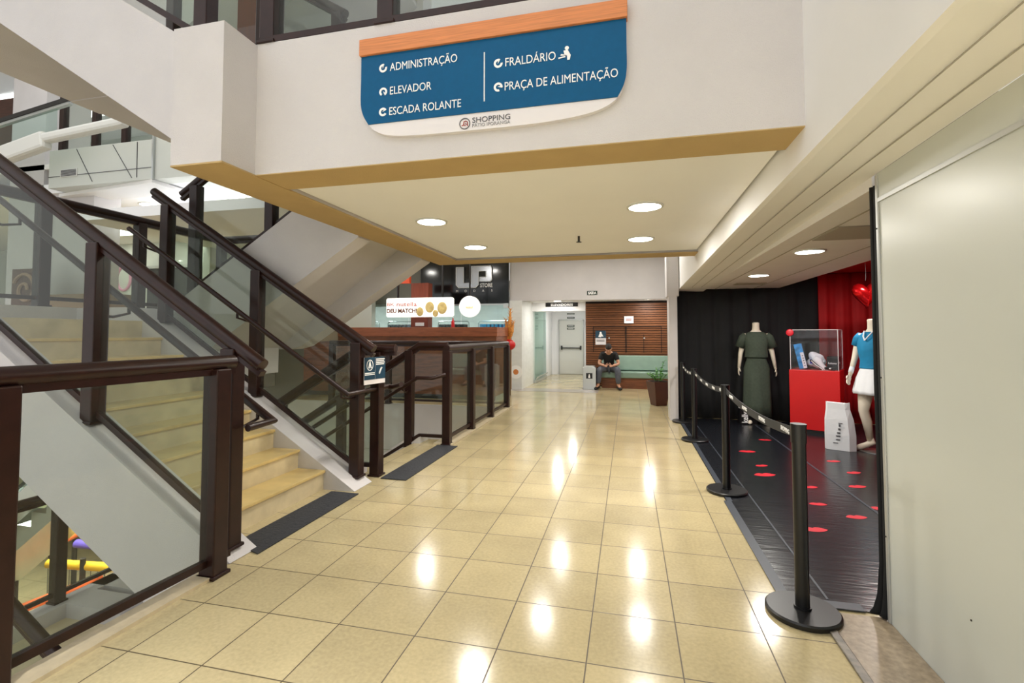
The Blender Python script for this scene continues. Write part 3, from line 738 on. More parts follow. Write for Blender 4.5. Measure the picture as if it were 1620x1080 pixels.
# lip prints
def lips(x, y, rot, s):
    g = G(); P = []
    for i in range(13): 
        u = -1+2*i/12; P.append((u*.09, .038*(1-u*u)**.7*(1+.35*abs(math.sin(u*PI)))-.008*(1 if abs(u) < .1 else 0)))
    for i in range(1, 12):
        u = 1-2*i/12; P.append((u*.09, -.04*(1-u*u)**.8))
    P = [(x+s*(a*math.cos(rot)-b*math.sin(rot)), y+s*(a*math.sin(rot)+b*math.cos(rot))) for a, b in P]
    g.prism(P, .0065, .0075, 'z')
    return tag(obj('lip_print', g, LIPS), 'red lip print stuck on the black vinyl floor', 'sticker', 'lip prints on the black vinyl floor')
for px_, py_, r, s in ((1.30, 3.96, .2, 1), (1.32, 5.36, .3, 1.25), (1.38, 6.36, .1, 1.1), (1.38, 5.72, .4, .8), (1.76, 7.1, 0, .9), (1.62, 5.03, .3, .8), (1.52, 4.55, .1, .8), (2.05, 5.15, .3, .95), (1.70, 4.30, .2, .9), (2.22, 5.65, .4, .9), (1.98, 4.55, 0, 1), (2.2, 6.1, .3, .9)):
    lips(px_, py_, r, s)

# ------------------------------------------------------------------ belt barrier
SY = (2.79, 4.73, 6.87, 8.25)
def stanchion(x, y, label):
    t = thing('belt_stanchion', label, 'barrier post', (x, y, 0), 'black belt stanchions along the vinyl floor')
    g = G(); g.rings([(x, y, .0, .168, .168), (x, y, .006, .172, .172), (x, y, .022, .172, .172), (x, y, .030, .164, .164)], 40); obj('base_disc', g, BLK, t, smooth=True)
    g = G(); g.cyl(x, y, .03, .90, .033, 24); g.cyl(x, y, .028, .04, .040, 24); obj('pole', g, BLK, t, smooth=True)
    g = G(); g.cyl(x, y, .86, .948, .0365, 24); g.rings([(x, y, .948, .038, .038), (x, y, .956, .038, .038)], 24); obj('belt_head', g, BLK, t, smooth=True)
    return t
for y, l in zip(SY, ('nearest black belt stanchion, beside the white partition', 'second black belt stanchion, half on the vinyl sheet', 'third black belt stanchion, in front of the green-dressed mannequin', 'farthest black belt stanchion, against the plaster pillar')):
    stanchion(.85, y, l)
BELT = mat('belt_webbing', (36, 38, 42), .6)
for k, (a, b, lab) in enumerate(((SY[0], SY[1], 'belt between the nearest and second stanchions, printed in white'), (SY[1], SY[2], 'belt between the second and third stanchions'), (SY[2], SY[3], 'belt between the two farthest stanchions'))):
    t = thing('barrier_belt', lab, 'belt', (.85, (a+b)/2, .85), 'belts of the barrier')
    g = G(); n = 14; sag = .05; rr = []
    zc = lambda u: .905-sag*4*u*(1-u)
    for i in range(n+1):
        u = i/n; y = a+.036+(b-a-.072)*u; z = zc(u)
        rr.append([g.bm.verts.new((.85+dx, y, z+dz)) for dx, dz in ((-.0015, -.026), (.0015, -.026), (.0015, .026), (-.0015, .026))])
    for p, q in zip(rr, rr[1:]):
        for j in range(4): g.bm.faces.new([p[j], p[(j+1) % 4], q[(j+1) % 4], q[j]])
    g.bm.faces.new(rr[0]); g.bm.faces.new(rr[-1][::-1]); obj('webbing', g, BELT, t)
    nl = 4 if k == 0 else 5
    for i in range(nl):
        u = (i+.55)/nl; y = b-(b-a)*u
        text('SHOPPING', .034, (.8475, y+.075, zc(1-u)-.012), LET, t, width=.15, face='-x', offset=.001, ext=.0008)

# ------------------------------------------------------------------ red plinth with glass case
PC = Vector((2.82, 7.53, 0)); pang = math.atan2(7.53-7.80, 2.82-2.27)   # front face runs from the left corner to the right corner
MP = Matrix.Translation((2.27, 7.80, 0)) @ Matrix.Rotation(pang, 4, 'Z')
PWID = math.hypot(.55, .27); PD = .55
def in_case(name, g, m, parent, **k): g.transform(MP); return obj(name, g, m, parent, **k)
t = thing('display_plinth', 'red display plinth carrying the clear case in the shop', 'plinth', (2.6, 7.8, 0))
g = G(); g.box(.0, PWID, .0, PD, .06, .90); in_case('body', g, REDP, t, bevel=.004)
g = G(); g.box(.03, PWID-.03, .03, PD-.03, .006, .06); in_case('kick_base', g, DKM, t)
t = thing('display_case', 'clear acrylic case standing on the red plinth', 'display case', (2.6, 7.8, .9))
a, b, c = .02, PWID-.012, PD-.02; h0, h1 = .902, 1.47
for x0, x1, y0, y1 in ((a, b, .012, .018), (a, b, c-.006, c), (a, a+.006, .018, c-.006), (b-.006, b, .018, c-.006)):
    g = G(); g.box(x0, x1, y0, y1, h0, h1); in_case('acrylic_side', g, GLA, t)
g = G(); g.box(a, b, .012, c, h1, h1+.006); in_case('acrylic_top', g, GLA, t)
EDGE = mat('acrylic_edge', (226, 218, 220), .3)
g = G()
for x, y in ((a, .012), (b, .012), (b, c)): g.box(x-.003, x+.003, y-.003, y+.003, h0, h1)
g.box(a, b, .010, .014, h1, h1+.007); g.box(b-.003, b+.003, .012, c, h1, h1+.007)
in_case('polished_edges', g, EDGE, t)
g = G(); R = MP
hp = [(0, -.035)]+[(.045*math.cos(q)*(1), .03+.0*q) for q in ()]
g.ball((.02, .0, 1.435), (.05, .012, .05), 18); g.transform(MP); tag(obj('round_sticker', g, LIPS, smooth='all'), 'round red sticker on the top corner of the acrylic case', 'sticker')
# goods inside the case
BXB = mat('box_blue_print', (46, 138, 206), .35, var=.55, vscale=14)
BXW = mat('box_white_side', (228, 230, 236), .4)
t = thing('product_box', 'tall blue and white printed box leaning in the acrylic case', 'box', tuple(MP @ Vector((.13, .16, .905))))
Mx = MP @ Matrix.Translation((.105, .20, .905)) @ Matrix.Rotation(.10, 4, 'Z') @ Matrix.Rotation(-.20, 4, 'Y')
g = G(); g.box(0, .10, -.05, .05, .0, .36); g.transform(Mx); obj('carton', g, BXB, t)
g = G(); g.box(.055, .10, -.056, -.05, 0, .23); g.transform(Mx); obj('white_label', g, BXW, t)
g = G()
for i in range(5): g.box(.072, .086, -.058, -.056, .03+.036*i, .045+.036*i)
g.transform(Mx); obj('print_marks', g, GRY, t)
SHW = mat('shoe_white', (226, 228, 230), .6)
t = thing('sneaker', 'white and black sneaker standing on its heel in the acrylic case', 'shoe', tuple(MP @ Vector((.33, .22, .905))))
Mx = MP @ Matrix.Translation((.36, .22, .965)) @ Matrix.Rotation(.75, 4, 'Y')
g = G()
sec = [(-.13, .025, .035), (-.11, .036, .05), (-.05, .04, .062), (.0, .04, .05), (.06, .043, .038), (.11, .038, .03), (.135, .022, .02)]
rows = []
for x, hw, hh in sec: rows.append([g.bm.verts.new((x, hw*math.cos(2*PI*j/14), hh*math.sin(2*PI*j/14)+(.02 if x < -.03 else 0))) for j in range(14)])
for p, q in zip(rows, rows[1:]):
    for j in range(14): g.bm.faces.new([p[j], p[(j+1) % 14], q[(j+1) % 14], q[j]])
g.bm.faces.new(rows[0][::-1]); g.bm.faces.new(rows[-1]); g.transform(Mx); obj('upper', g, SHW, t, smooth='all')
g = G(); g.prism([(-.135, -.042), (.14, -.035), (.145, -.012), (-.14, -.012)], -.045, .045, 'y'); g.transform(Mx); obj('sole', g, BLK, t, bevel=.006)
g = G(); g.tube([(-.12, -.046, -.025), (-.04, -.047, -.03), (.05, -.047, -.02), (.12, -.046, -.025)], .006, 6); g.transform(Mx); obj('side_stripe', g, LET, t)
t = thing('tissue_paper', 'crumpled white paper with a blue mark behind the sneaker', 'paper', tuple(MP @ Vector((.28, .32, .905))))
g = G(); g.ball((.30, .33, 1.02), (.13, .09, .115), 20)
for v in g.bm.verts:
    k = 1+.16*math.sin(31*v.co.x+17*v.co.z)+.12*math.sin(43*v.co.z-29*v.co.y); v.co = Vector((.30, .33, 1.02))+(v.co-Vector((.30, .33, 1.02)))*k
    v.co.z = max(v.co.z, .905)
in_case('sheet', g, WCLO, t)
g = G(); g.box(.235, .315, .205, .212, .985, 1.05); in_case('blue_mark', g, mat('ink_blue', (46, 60, 190), .5), t)
t = thing('product_box', 'black product box at the right end of the acrylic case', 'box', tuple(MP @ Vector((.5, .4, .905))))
g = G(); g.box(.44, .585, .22, .50, .905, 1.09); in_case('carton', g, BLK, t)
tt = text('Reliance', .045, (0, 0, 0), LET, t, width=.10); 
for v in tt.data.vertices: v.co = (MP @ Matrix.Translation((.585, .27, .99)) @ Matrix.Rotation(PI/2, 4, 'Z')) @ (v.co + t.location) - t.location
tt2 = text('Reliance', .04, (0, 0, 0), LET, t, width=.10)
for v in tt2.data.vertices: v.co = (MP @ Matrix.Translation((.455, .218, .985))) @ (v.co + t.location) - t.location
t = thing('sport_goggles', 'small dark goggles lying at the front of the acrylic case', 'goggles', tuple(MP @ Vector((.50, .12, .905))))
g = G(); g.tube([(.44, .10, .93), (.47, .07, .935), (.51, .065, .93), (.545, .09, .925)], .022, 10); in_case('frame', g, BLK, t, smooth='all')
g = G(); g.ball((.50, .05, .93), (.02, .008, .014), 10); in_case('lens', g, SIL, t, smooth='all')
# bags
t = thing('paper_bag', 'white paper carrier bag with dark print leaning on the red plinth', 'bag', (2.50, 6.72, .006))
g = G()
Mb = Matrix.Translation((2.50, 6.72, .008)) @ Matrix.Rotation(-.42, 4, 'Z') @ Matrix.Diagonal((.82, .9, 1.22, 1))
g.rings([(0, 0, 0, 0, 0)], 3, caps=False) if False else None
lo = [(-.16, -.06), (.12, -.065), (.20, .0), (.15, .07), (-.15, .07), (-.19, 0)]
rows = []
for z, kx, ky, dx in ((0, 1, 1, 0), (.15, 1, .95, 0), (.30, .93, .7, -.01), (.40, .78, .4, -.02), (.44, .76, .3, -.022)):
    rows.append([g.bm.verts.new((x*kx+dx, y*ky, z + (.025*abs(x)/.15 if z > .42 else 0))) for x, y in lo])
for p, q in zip(rows, rows[1:]):
    for j in range(6): g.bm.faces.new([p[j], p[(j+1) % 6], q[(j+1) % 6], q[j]])
g.bm.faces.new(rows[0][::-1]); g.bm.faces.new(rows[-1]); g.transform(Mb); obj('paper_body', g, WCLO, t)
g = G()
for x, z, wx, hz in ((-.02, .10, .05, .010), (-.015, .135, .055, .012), (-.01, .165, .04, .014), (0, .20, .03, .018), (.005, .235, .022, .022), (.015, .265, .05, .006), (-.05, .07, .06, .005)):
    g.box(x-wx/2, x+wx/2, -.068+.03*max(0, z-.15), -.060+.03*max(0, z-.15), z, z+hz)
g.transform(Mb); obj('dark_print', g, GRY, t)
t = thing('shopping_bag', 'small black shopping bag with white script beside the green mannequin', 'bag', (1.80, 8.28, .006))
Mb = Matrix.Translation((1.80, 8.30, .008)) @ Matrix.Rotation(.12, 4, 'Z')
g = G(); g.prism([(-.12, 0), (.14, 0), (.135, .24), (-.115, .24)], -.05, .05, 'y'); g.transform(Mb); obj('bag_body', g, BLK, t)
g = G(); g.ball((-.07, 0, .275), (.055, .03, .04), 12); g.ball((.09, 0, .265), (.05, .03, .03), 12)
for v in g.bm.verts: v.co.z += .012*math.sin(70*v.co.x)
g.transform(Mb); obj('tissue', g, WCLO, t)
g = G()
me = text_geo('kelly', .13, .001, .002); me.transform(Matrix.Rotation(PI/2, 4, 'Z')); me.transform(Matrix.Translation((-.0, -.052, .02)) @ Matrix.Rotation(PI/2, 4, 'X') @ Matrix.Diagonal((1, .72, 1, 1)))
me.transform(Mb); obj('lettering', me, LET, t)
# heart balloon
t = thing('heart_balloon', 'shiny red heart shaped foil balloon hanging before the red curtain', 'balloon', (3.15, 7.5, 1.8))
g = G(); n = 40; P = []
for i in range(n):
    a = 2*PI*i/n; P.append((16*math.sin(a)**3/17, (13*math.cos(a)-5*math.cos(2*a)-2*math.cos(3*a)-math.cos(4*a))/15))
rows = []
for k, th in ((1.0, 0), (.94, .32), (.80, .58), (.58, .80), (.30, .94)):
    rows.append((k, th))
W = .19
def hv(k, th, p, s):
    wr = 1-.05*(k > .7)*abs(math.sin(9*math.atan2(p[1], p[0])))
    return (3.15+p[0]*W*k*wr, 7.5+s*th*.10, 1.955+p[1]*W*k*wr)
front = [[g.bm.verts.new(hv(k, th, p, -1)) for p in P] for k, th in rows]
back = [[g.bm.verts.new(hv(k, th, p, 1)) for p in P] for k, th in rows[1:]]
for R in (front, [front[0]]+back):
    for p, q in zip(R, R[1:]):
        for j in range(n): g.bm.faces.new([p[j], p[(j+1) % n], q[(j+1) % n], q[j]])
    c = g.bm.verts.new((3.15, 7.5+(-.10 if R is front else .10), 1.955+.02))
    for j in range(n): g.bm.faces.new([R[-1][j], R[-1][(j+1) % n], c])
obj('foil', g, mat('red_foil', (206, 22, 26), .18, metal=.75), t, smooth='all')
g = G(); g.tube([(3.15, 7.5, 2.14), (3.155, 7.5, 2.26), (3.15, 7.5, 2.385)], .0025, 6); obj('string', g, SIL, t)

# ------------------------------------------------------------------ mannequins
def mannequin(name, label, x, y, rot, pose):
    """headless female display figure about 1.55 m to the neck; faces -y before turning"""
    t = thing(name, label, 'mannequin', (x, y, .006), 'headless mannequins of the shop')
    M = Matrix.Translation((x, y, .012)) @ Matrix.Rotation(rot, 4, 'Z')
    g = G()
    # torso lofted as one skin
    tor = [(0, 0, .80, .155, .105), (0, 0, .86, .175, .115), (0, .0, .93, .165, .105), (0, 0, 1.02, .128, .088), (0, 0, 1.08, .122, .085), (0, -.01, 1.18, .142, .10), (0, -.012, 1.26, .155, .108), (0, 0, 1.34, .165, .085), (0, .005, 1.40, .15, .065), (0, .01, 1.435, .085, .055), (0, .005, 1.47, .055, .053), (0, 0, 1.53, .05, .05), (0, -.003, 1.575, .051, .05), (0, -.003, 1.585, .035, .035)]
    g.rings(tor, 24)
    for s in (-1, 1):
        L = pose['legs'][0 if s < 0 else 1]; hip = (s*.085, 0, .84)
        g.tube([hip, ((hip[0]+L[0][0])/2, (hip[1]+L[0][1])/2, (hip[2]+L[0][2])/2), L[0], ((L[0][0]*.6+L[1][0]*.4), (L[0][1]*.6+L[1][1]*.4)+.012, L[0][2]*.62+L[1][2]*.38), L[1]], [.092, .078, .054, .052, .034], 16)
        an = Vector(L[1]); fd = Vector(L[2]).normalized()
        g.tube([an+Vector((0, 0, .03)), an+Vector((0, 0, -.03))-fd*.02, an+fd*.06+Vector((0, 0, -.06)), Vector((an.x, an.y, .028))+fd*.14, Vector((an.x, an.y, .016))+fd*.19], [.034, .038, .034, .034, .016], 12, up=(0, 0, 1))
        A = pose['arms'][0 if s < 0 else 1]; sh = (s*.165, .005, 1.365)
        g.ball(sh, .048, 14)
        g.tube([sh, ((sh[0]+A[0][0])/2, (sh[1]+A[0][1])/2, (sh[2]+A[0][2])/2), A[0], A[1]], [.046, .042, .034, .021], 14)
        d = Vector(A[1])-Vector(A[0]); hand(g, Vector(A[1])-d.normalized()*.01, d, (-s, 0, 0), (0, -1, 0), .82, .22)
    g.transform(M)
    obj('figure', g, SKINW, t, smooth='all')
    return t, M
pose1 = dict(legs=(((-.10, -.015, .46), (-.10, .02, .10), (-.15, -1, 0)), ((.10, -.005, .46), (.105, .02, .10), (.2, -1, 0))),
             arms=(((-.225, .02, 1.09), (-.255, -.03, .86)), ((.23, .03, 1.09), (.262, -.03, .86))))
t, M = mannequin('mannequin', 'headless white mannequin in an olive green blouse and long skirt', 1.97, 8.36, -.12, pose1)
def garment(name, rr, m, t, M, caps=False, seg=40, fold=0, nf=9):
    g = G(); g.rings(rr, seg, caps=caps)
    if fold:
        zs = [r[2] for r in rr]; z0, z1 = min(zs), max(zs)
        for v in g.bm.verts:
            a = math.atan2(v.co.y, v.co.x); k = 1+fold*(z1-v.co.z)/(z1-z0)*math.sin(nf*a+.7*math.sin(3*a)); v.co.x *= k; v.co.y *= k
    g.transform(M); o = obj(name, g, m, t, smooth='all'); md = o.modifiers.new('thick', 'SOLIDIFY'); md.thickness = .004; return o
garment('long_skirt', [(0, 0, .12, .215, .17), (0, 0, .3, .205, .165), (0, 0, .6, .195, .145), (0, 0, .86, .188, .128), (0, 0, .99, .145, .102), (0, 0, 1.04, .135, .097)], OLIVE, t, M, fold=.05, nf=8)
garment('blouse', [(0, 0, 1.035, .168, .125), (0, 0, 1.05, .165, .122), (0, -.01, 1.18, .160, .118), (0, -.012, 1.26, .170, .124), (0, 0, 1.34, .178, .10), (0, .004, 1.395, .165, .078), (0, .005, 1.425, .12, .07), (0, .006, 1.435, .098, .066)], OLIVE, t, M, fold=.015, nf=7)
for s in (-1, 1):
    g = G(); g.tube([(s*.14, .005, 1.385), (s*.185, .008, 1.34), (s*.235, .018, 1.19)], [.058, .066, .07], 18); g.transform(M); obj('sleeve', g, OLIVE, t, smooth='all')
g = G(); g.cyl(0, .0, .0, .006, .17, 28); g.transform(Matrix.Translation((1.97, 8.36, .007))); obj('stand_plate', g, BLK, t)
pose2 = dict(legs=(((-.09, -.06, .47), (-.09, .03, .11), (-.2, -1, 0)), ((.09, .0, .47), (.11, .05, .11), (.3, -1, 0))),
             arms=(((-.225, -.01, 1.10), (-.21, -.12, .88)), ((.23, .03, 1.09), (.25, -.06, .86))))
t, M = mannequin('mannequin', 'headless white mannequin in a blue top and white shorts, partly behind the partition', 2.88, 6.72, -1.05, pose2)
SHORTW = WCLO
garment('top', [(0, 0, .985, .158, .115), (0, 0, 1.0, .155, .112), (0, -.008, 1.08, .138, .105), (0, -.012, 1.18, .158, .118), (0, -.014, 1.26, .168, .124), (0, 0, 1.34, .172, .096), (0, .004, 1.39, .158, .075), (0, .005, 1.43, .105, .062)], TEAL, t, M)
for s in (-1, 1):
    g = G(); g.tube([(s*.14, .005, 1.385), (s*.18, .006, 1.34), (s*.205, .006, 1.26)], [.054, .060, .06], 16); g.transform(M); obj('sleeve', g, TEAL, t, smooth='all')
g = G()
for s in (-1, 1): g.tube([(s*.055, -.062, 1.437), (s*.03, -.112, 1.375), (0, -.132, 1.325)], .007, 8)
g.transform(M); obj('collar_piping', g, WCLO, t)
garment('shorts', [(0, 0, .68, .232, .185), (0, 0, .72, .228, .18), (0, 0, .86, .198, .145), (0, 0, .97, .152, .112), (0, 0, 1.0, .146, .108)], SHORTW, t, M, fold=.06, nf=10)
g = G(); g.tube([(-.218, -.065, .99), (-.212, -.10, .925)], .028, 14); g.transform(M); obj('wristband', g, WCLO, t, smooth='all')
g = G(); g.cyl(0, 0, 0, .006, .17, 28); g.transform(Matrix.Translation((2.88, 6.72, .007))); obj('stand_plate', g, SIL, t)
g = G(); g.cyl(.13, .12, .004, .9, .008, 10); g.transform(M); obj('support_rod', g, SIL, t)

# ------------------------------------------------------------------ bench corner at the far end
t = thing('slat_wall', 'dark wooden slat wall panelling behind the green bench', 'wall panelling', (-.05, 13.4, 0))
g = G(); g.box(-1.13, 1.06, 13.40, 13.43, 0.0, 2.28); obj('backing', g, SLATD, t)
g = G(); z = .02
k = 0
while z < 2.25:
    h = .048+.012*((k*7) % 3-1); g.box(-1.13, 1.06, 13.375+.006*((k*5) % 3), 13.402, z, z+h); z += h+.014; k += 1
obj('slats', g, SLAT, t)
g = G()
for x0, x1, z0, z1 in ((-.93, -.06, .92, 1.62), (-.05, .86, .92, 1.62)):
    for q in ((x0, x0+.012, z0, z1), (x1-.012, x1, z0, z1), (x0, x1, z1-.012, z1)): g.box(q[0], q[1], 13.362, 13.38, q[2], q[3])
g.box(.40, .412, 13.362, 13.38, .92, 1.4); obj('hatch_joints', g, SLATD, t)
for x in (-.5, .42):
    g = G(); g.cyl(0, 0, 0, .02, .02, 14); g.transform(Matrix.Translation((x, 13.375, 1.30)) @ Matrix.Rotation(PI/2, 4, 'X')); obj('lock', g, SIL, t)
def flat_sign(name, label, x0, x1, y, z0, z1, m, cat='sign', th=.012):
    t = thing(name, label, cat, ((x0+x1)/2, y, z0)); g = G(); g.box(x0, x1, y-th, y, z0, z1); obj('board', g, m, t); return t
DGR = mat('exit_sign_green', (14, 44, 34), .5)
t = flat_sign('exit_sign', 'small dark exit sign on the plaster beam above the bench', -.985, -.735, 12.158, 2.385, 2.485, DGR); text('SAÍDA', .085, (-.86, 12.144, 2.402), LET, t, width=.20, align='CENTER', offset=.004)
t = flat_sign('lift_sign', 'long black sign over the passage to the lifts', -2.26, -1.35, 13.498, 2.175, 2.285, BLK); text('ELEVADORES', .085, (-1.80, 13.484, 2.198), LET, t, width=.62, align='CENTER', offset=.003)
t = flat_sign('wall_notice', 'blue and white notice on the slat wall left of the seated man', -.865, -.585, 13.362, 1.12, 1.50, SGW)
g = G(); g.box(-.865, -.585, 13.346, 13.350, 1.30, 1.50); obj('blue_field', g, NB, t)
g = G(); g.ball((-.725, 13.345, 1.44), (.03, .004, .03), 10); g.prism([(-.79, 1.33), (-.755, 1.42), (-.69, 1.42), (-.65, 1.33), (-.69, 1.35), (-.72, 1.32)], 13.342, 13.346, 'y'); obj('pictogram', g, LET, t)
g = G()
for z in (1.24, 1.21): g.box(-.84, -.62, 13.347, 13.35, z, z+.014)
obj('text_lines', g, GRY, t)
t = flat_sign('paper_notice', 'small cream paper notice high on the slat wall', -.10, .145, 13.362, 1.70, 1.885, CEI)
g = G(); g.box(-.05, .10, 13.346, 13.35, 1.80, 1.815); g.box(-.05, .09, 13.346, 13.35, 1.765, 1.78); obj('red_lines', g, SHOPRED, t)
# green bench
t = thing('bench', 'long green upholstered bench along the slat wall', 'bench', (.1, 13.1, 0))
g = G(); g.box(-.68, 1.05, 12.92, 13.36, 0.0, .27); obj('wood_base', g, CWOOD, t)
g = G(); g.box(-.70, 1.05, 12.86, 13.36, .27, .43); obj('seat_cushion', g, BENCH, t, bevel=.03, seg=3)
g = G(); g.prism([(13.20, .45), (13.36, .45), (13.36, .84), (13.28, .84)], -.70, 1.05, 'x'); obj('back_cushion', g, BENCH, t, bevel=.025, seg=3)
# steel bin
t = thing('litter_bin', 'square steel litter bin at the left end of the bench', 'bin', (-.98, 12.55, 0))
g = G(); g.box(-1.13, -.80, 12.42, 12.75, 0, .56); obj('body', g, SIL, t, bevel=.008)
g = G(); g.box(-1.10, -.83, 12.45, 12.72, .56, .60); obj('lid', g, SIL, t, bevel=.01)
g = G(); g.box(-1.045, -.885, 12.412, 12.42, .28, .42); obj('black_label', g, BLK, t)
g = G(); g.ball((-.965, 12.411, .375), (.018, .004, .018), 10); g.prism([(-.99, .30), (-.985, .36), (-.945, .36), (-.94, .30)], 12.408, 12.412, 'y'); obj('pictogram', g, LET, t)
# planter
t = thing('potted_plant', 'young leafy plant in a tapered brown planter by the pillar', 'plant', (.58, 10.1, 0))
def square_taper(z0, z1, w0, w1, cx, cy):
    g = G(); P = []
    for z, w in ((z0, w0), (z1, w1)): P.append([g.bm.verts.new((cx+i*w/2, cy+j*w/2, z)) for i, j in ((-1, -1), (1, -1), (1, 1), (-1, 1))])
    g.bm.faces.new(P[0][::-1]); g.bm.faces.new(P[1])
    for i in range(4): g.bm.faces.new([P[0][i], P[0][(i+1) % 4], P[1][(i+1) % 4], P[1][i]])
    return g
g = square_taper(0, .47, .23, .36, 0, 0); g.transform(Matrix.Translation((.58, 10.1, 0)) @ Matrix.Rotation(.45, 4, 'Z')); obj('planter', g, POT, t, bevel=.006)
g = G(); g.box(-.15, .15, -.15, .15, .47, .485); g.transform(Matrix.Translation((.58, 10.1, 0)) @ Matrix.Rotation(.45, 4, 'Z')); obj('soil', g, SOIL, t)
g = G(); stems = []
for i in range(9):
    a = 2*PI*i/9+.3; ln = .16+.22*random.random(); lean = .1+.22*random.random()
    p0 = Vector((.58+.05*math.cos(a), 10.1+.05*math.sin(a), .48)); p1 = p0+Vector((math.cos(a)*lean*.5, math.sin(a)*lean*.5, ln*.6))*.7; p2 = p0+Vector((math.cos(a)*lean, math.sin(a)*lean, ln))*.8
    if i == 0: p1 = Vector((.62, 10.1, .68)); p2 = Vector((.70, 10.08, .88))
    g.tube([p0, p1, p2], [.008, .006, .003], 6); stems.append((p0, p1, p2))
obj('stems', g, LEAF, t)
g = G()
for p0, p1, p2 in stems:
    for k in range(9):
        u = .25+.75*k/8; c = (p0*(1-u)+p1*u) if u < .5 else (p1*(2-2*u)+p2*(2*u-1)); c = p0*(1-u)**2+p1*2*u*(1-u)+p2*u*u
        a = k*2.4+p0.x*90; d = Vector((math.cos(a), math.sin(a), .35)).normalized(); s = d.cross(Vector((0, 0, 1))).normalized(); L = .07+.02*random.random(); n = s.cross(d)
        pts = [c, c+d*L*.4+s*.02+n*.006, c+d*L, c+d*L*.4-s*.02+n*.006]
        g.poly(pts); g.poly([q-n*.002 for q in pts[::-1]])
obj('leaves', g, LEAF, t)
# seated man
def person(label, x, y, rot, nodes, edges, root, hands, head, z=0, k=1):
    t = thing('person', label, 'person', (x, y, z)); M = Matrix.Translation((x, y, z)) @ Matrix.Rotation(rot, 4, 'Z') @ Matrix.Scale(k, 4)
    g = skin_mesh(nodes, edges, root)
    for h in hands: hand(g, *h)
    c, tilt = head
    Mh = Matrix.Translation(c) @ Matrix.Rotation(tilt, 4, 'X')
    hg = G()
    hg.rings([(0, .01, -.125, .03, .03), (0, -.01, -.12, .045, .05), (0, -.012, -.09, .058, .075), (0, -.005, -.05, .068, .09), (0, 0, 0, .075, .098), (0, .005, .05, .074, .097), (0, .01, .09, .058, .078), (0, .01, .115, .03, .04)], 20)
    hg.tube([(0, -.092, .02), (0, -.112, -.012), (0, -.115, -.025), (0, -.094, -.03)], [.007, .011, .013, .008], 8)      # nose
    for s in (-1, 1):
        hg.ball((s*.078, .008, -.005), (.012, .022, .032), 10); hg.ball((s*.03, -.088, .018), (.013, .006, .006), 8)
    hg.tube([(-.022, -.087, -.06), (0, -.094, -.062), (.022, -.087, -.06)], .006, 6)
    hg.transform(Mh); me = bpy.data.meshes.new('h'); hg.bm.to_mesh(me); g.add_mesh(me); bpy.data.meshes.remove(me)
    g.transform(M); b = obj('body', g, SKIN, t, smooth='all')
    hr = G(); hr.rings([(0, .045, -.06, .06, .05), (0, .03, -.01, .08, .085), (0, .012, .045, .083, .108), (0, .012, .09, .068, .09), (0, .012, .125, .035, .045), (0, .012, .132, .01, .012)], 20); hr.transform(M @ Mh); obj('hair', hr, HAIR, t, smooth='all')
    e = G()
    for s in (-1, 1): e.ball((s*.03, -.095, .018), .005, 8)
    e.transform(M @ Mh); obj('eyes', e, BLK, t)
    return t, M
def clothes(name, nodes, edges, root, m, t, M):
    g = skin_mesh(nodes, edges, root); g.transform(M); return obj(name, g, m, t, smooth='all')
sn = {'pel': ((0, .02, .53), .12), 'spine': ((0, -.08, .70), .115), 'chest': ((0, -.20, .85), (.15, .11)), 'neck': ((0, -.28, .95), .055), 'hd': ((0, -.35, .99), .05),
      'shL': ((-.17, -.21, .88), .058), 'elL': ((-.25, -.27, .64), .042), 'wrL': ((-.09, -.44, .60), .027),
      'shR': ((.17, -.21, .88), .058), 'elR': ((.25, -.27, .64), .042), 'wrR': ((.09, -.44, .60), .027),
      'hpL': ((-.10, -.05, .51), .09), 'knL': ((-.23, -.43, .50), .062), 'anL': ((-.27, -.42, .10), .042), 'toL': ((-.31, -.60, .05), .04),
      'hpR': ((.10, -.05, .51), .09), 'knR': ((.23, -.43, .50), .062), 'anR': ((.24, -.40, .10), .042), 'toR': ((.29, -.58, .05), .04)}
se = [('pel', 'spine'), ('spine', 'chest'), ('chest', 'neck'), ('neck', 'hd'), ('chest', 'shL'), ('shL', 'elL'), ('elL', 'wrL'), ('chest', 'shR'), ('shR', 'elR'), ('elR', 'wrR'), ('pel', 'hpL'), ('hpL', 'knL'), ('knL', 'anL'), ('anL', 'toL'), ('pel', 'hpR'), ('hpR', 'knR'), ('knR', 'anR'), ('anR', 'toR')]
t, M = person('seated man in black t-shirt and grey jeans looking down at his phone', -.49, 13.0, 0, sn, se, 'pel',
              [((-.09, -.445, .60), (.75, -.6, .05), (.2, .3, 1), (.2, .5, .8), .95, .75), ((.09, -.445, .60), (-.75, -.6, .05), (-.2, .3, 1), (-.2, .5, .8), .95, .75)], ((0, -.37, 1.04), .72))
def grow(keys, k, n=sn): return {a: (n[a][0], tuple(x+k for x in n[a][1]) if isinstance(n[a][1], tuple) else n[a][1]+k) for a in keys}
sh = grow(('pel', 'spine', 'chest', 'shL', 'shR'), .022)
sh['neck'] = ((0, -.26, .925), .065); sh['eL'] = ((-.222, -.245, .72), .068); sh['eR'] = ((.222, -.245, .72), .068); sh['pel'] = ((0, .02, .50), .15)
clothes('t_shirt', sh, [('pel', 'spine'), ('spine', 'chest'), ('chest', 'neck'), ('chest', 'shL'), ('chest', 'shR'), ('shL', 'eL'), ('shR', 'eR')], 'pel', SHIRT, t, M)
jn = grow(('pel', 'hpL', 'knL', 'anL', 'hpR', 'knR', 'anR'), .022); jn['anL'] = ((-.27, -.42, .13), .068); jn['anR'] = ((.24, -.40, .13), .068); jn['knL'] = (sn['knL'][0], .085); jn['knR'] = (sn['knR'][0], .085)
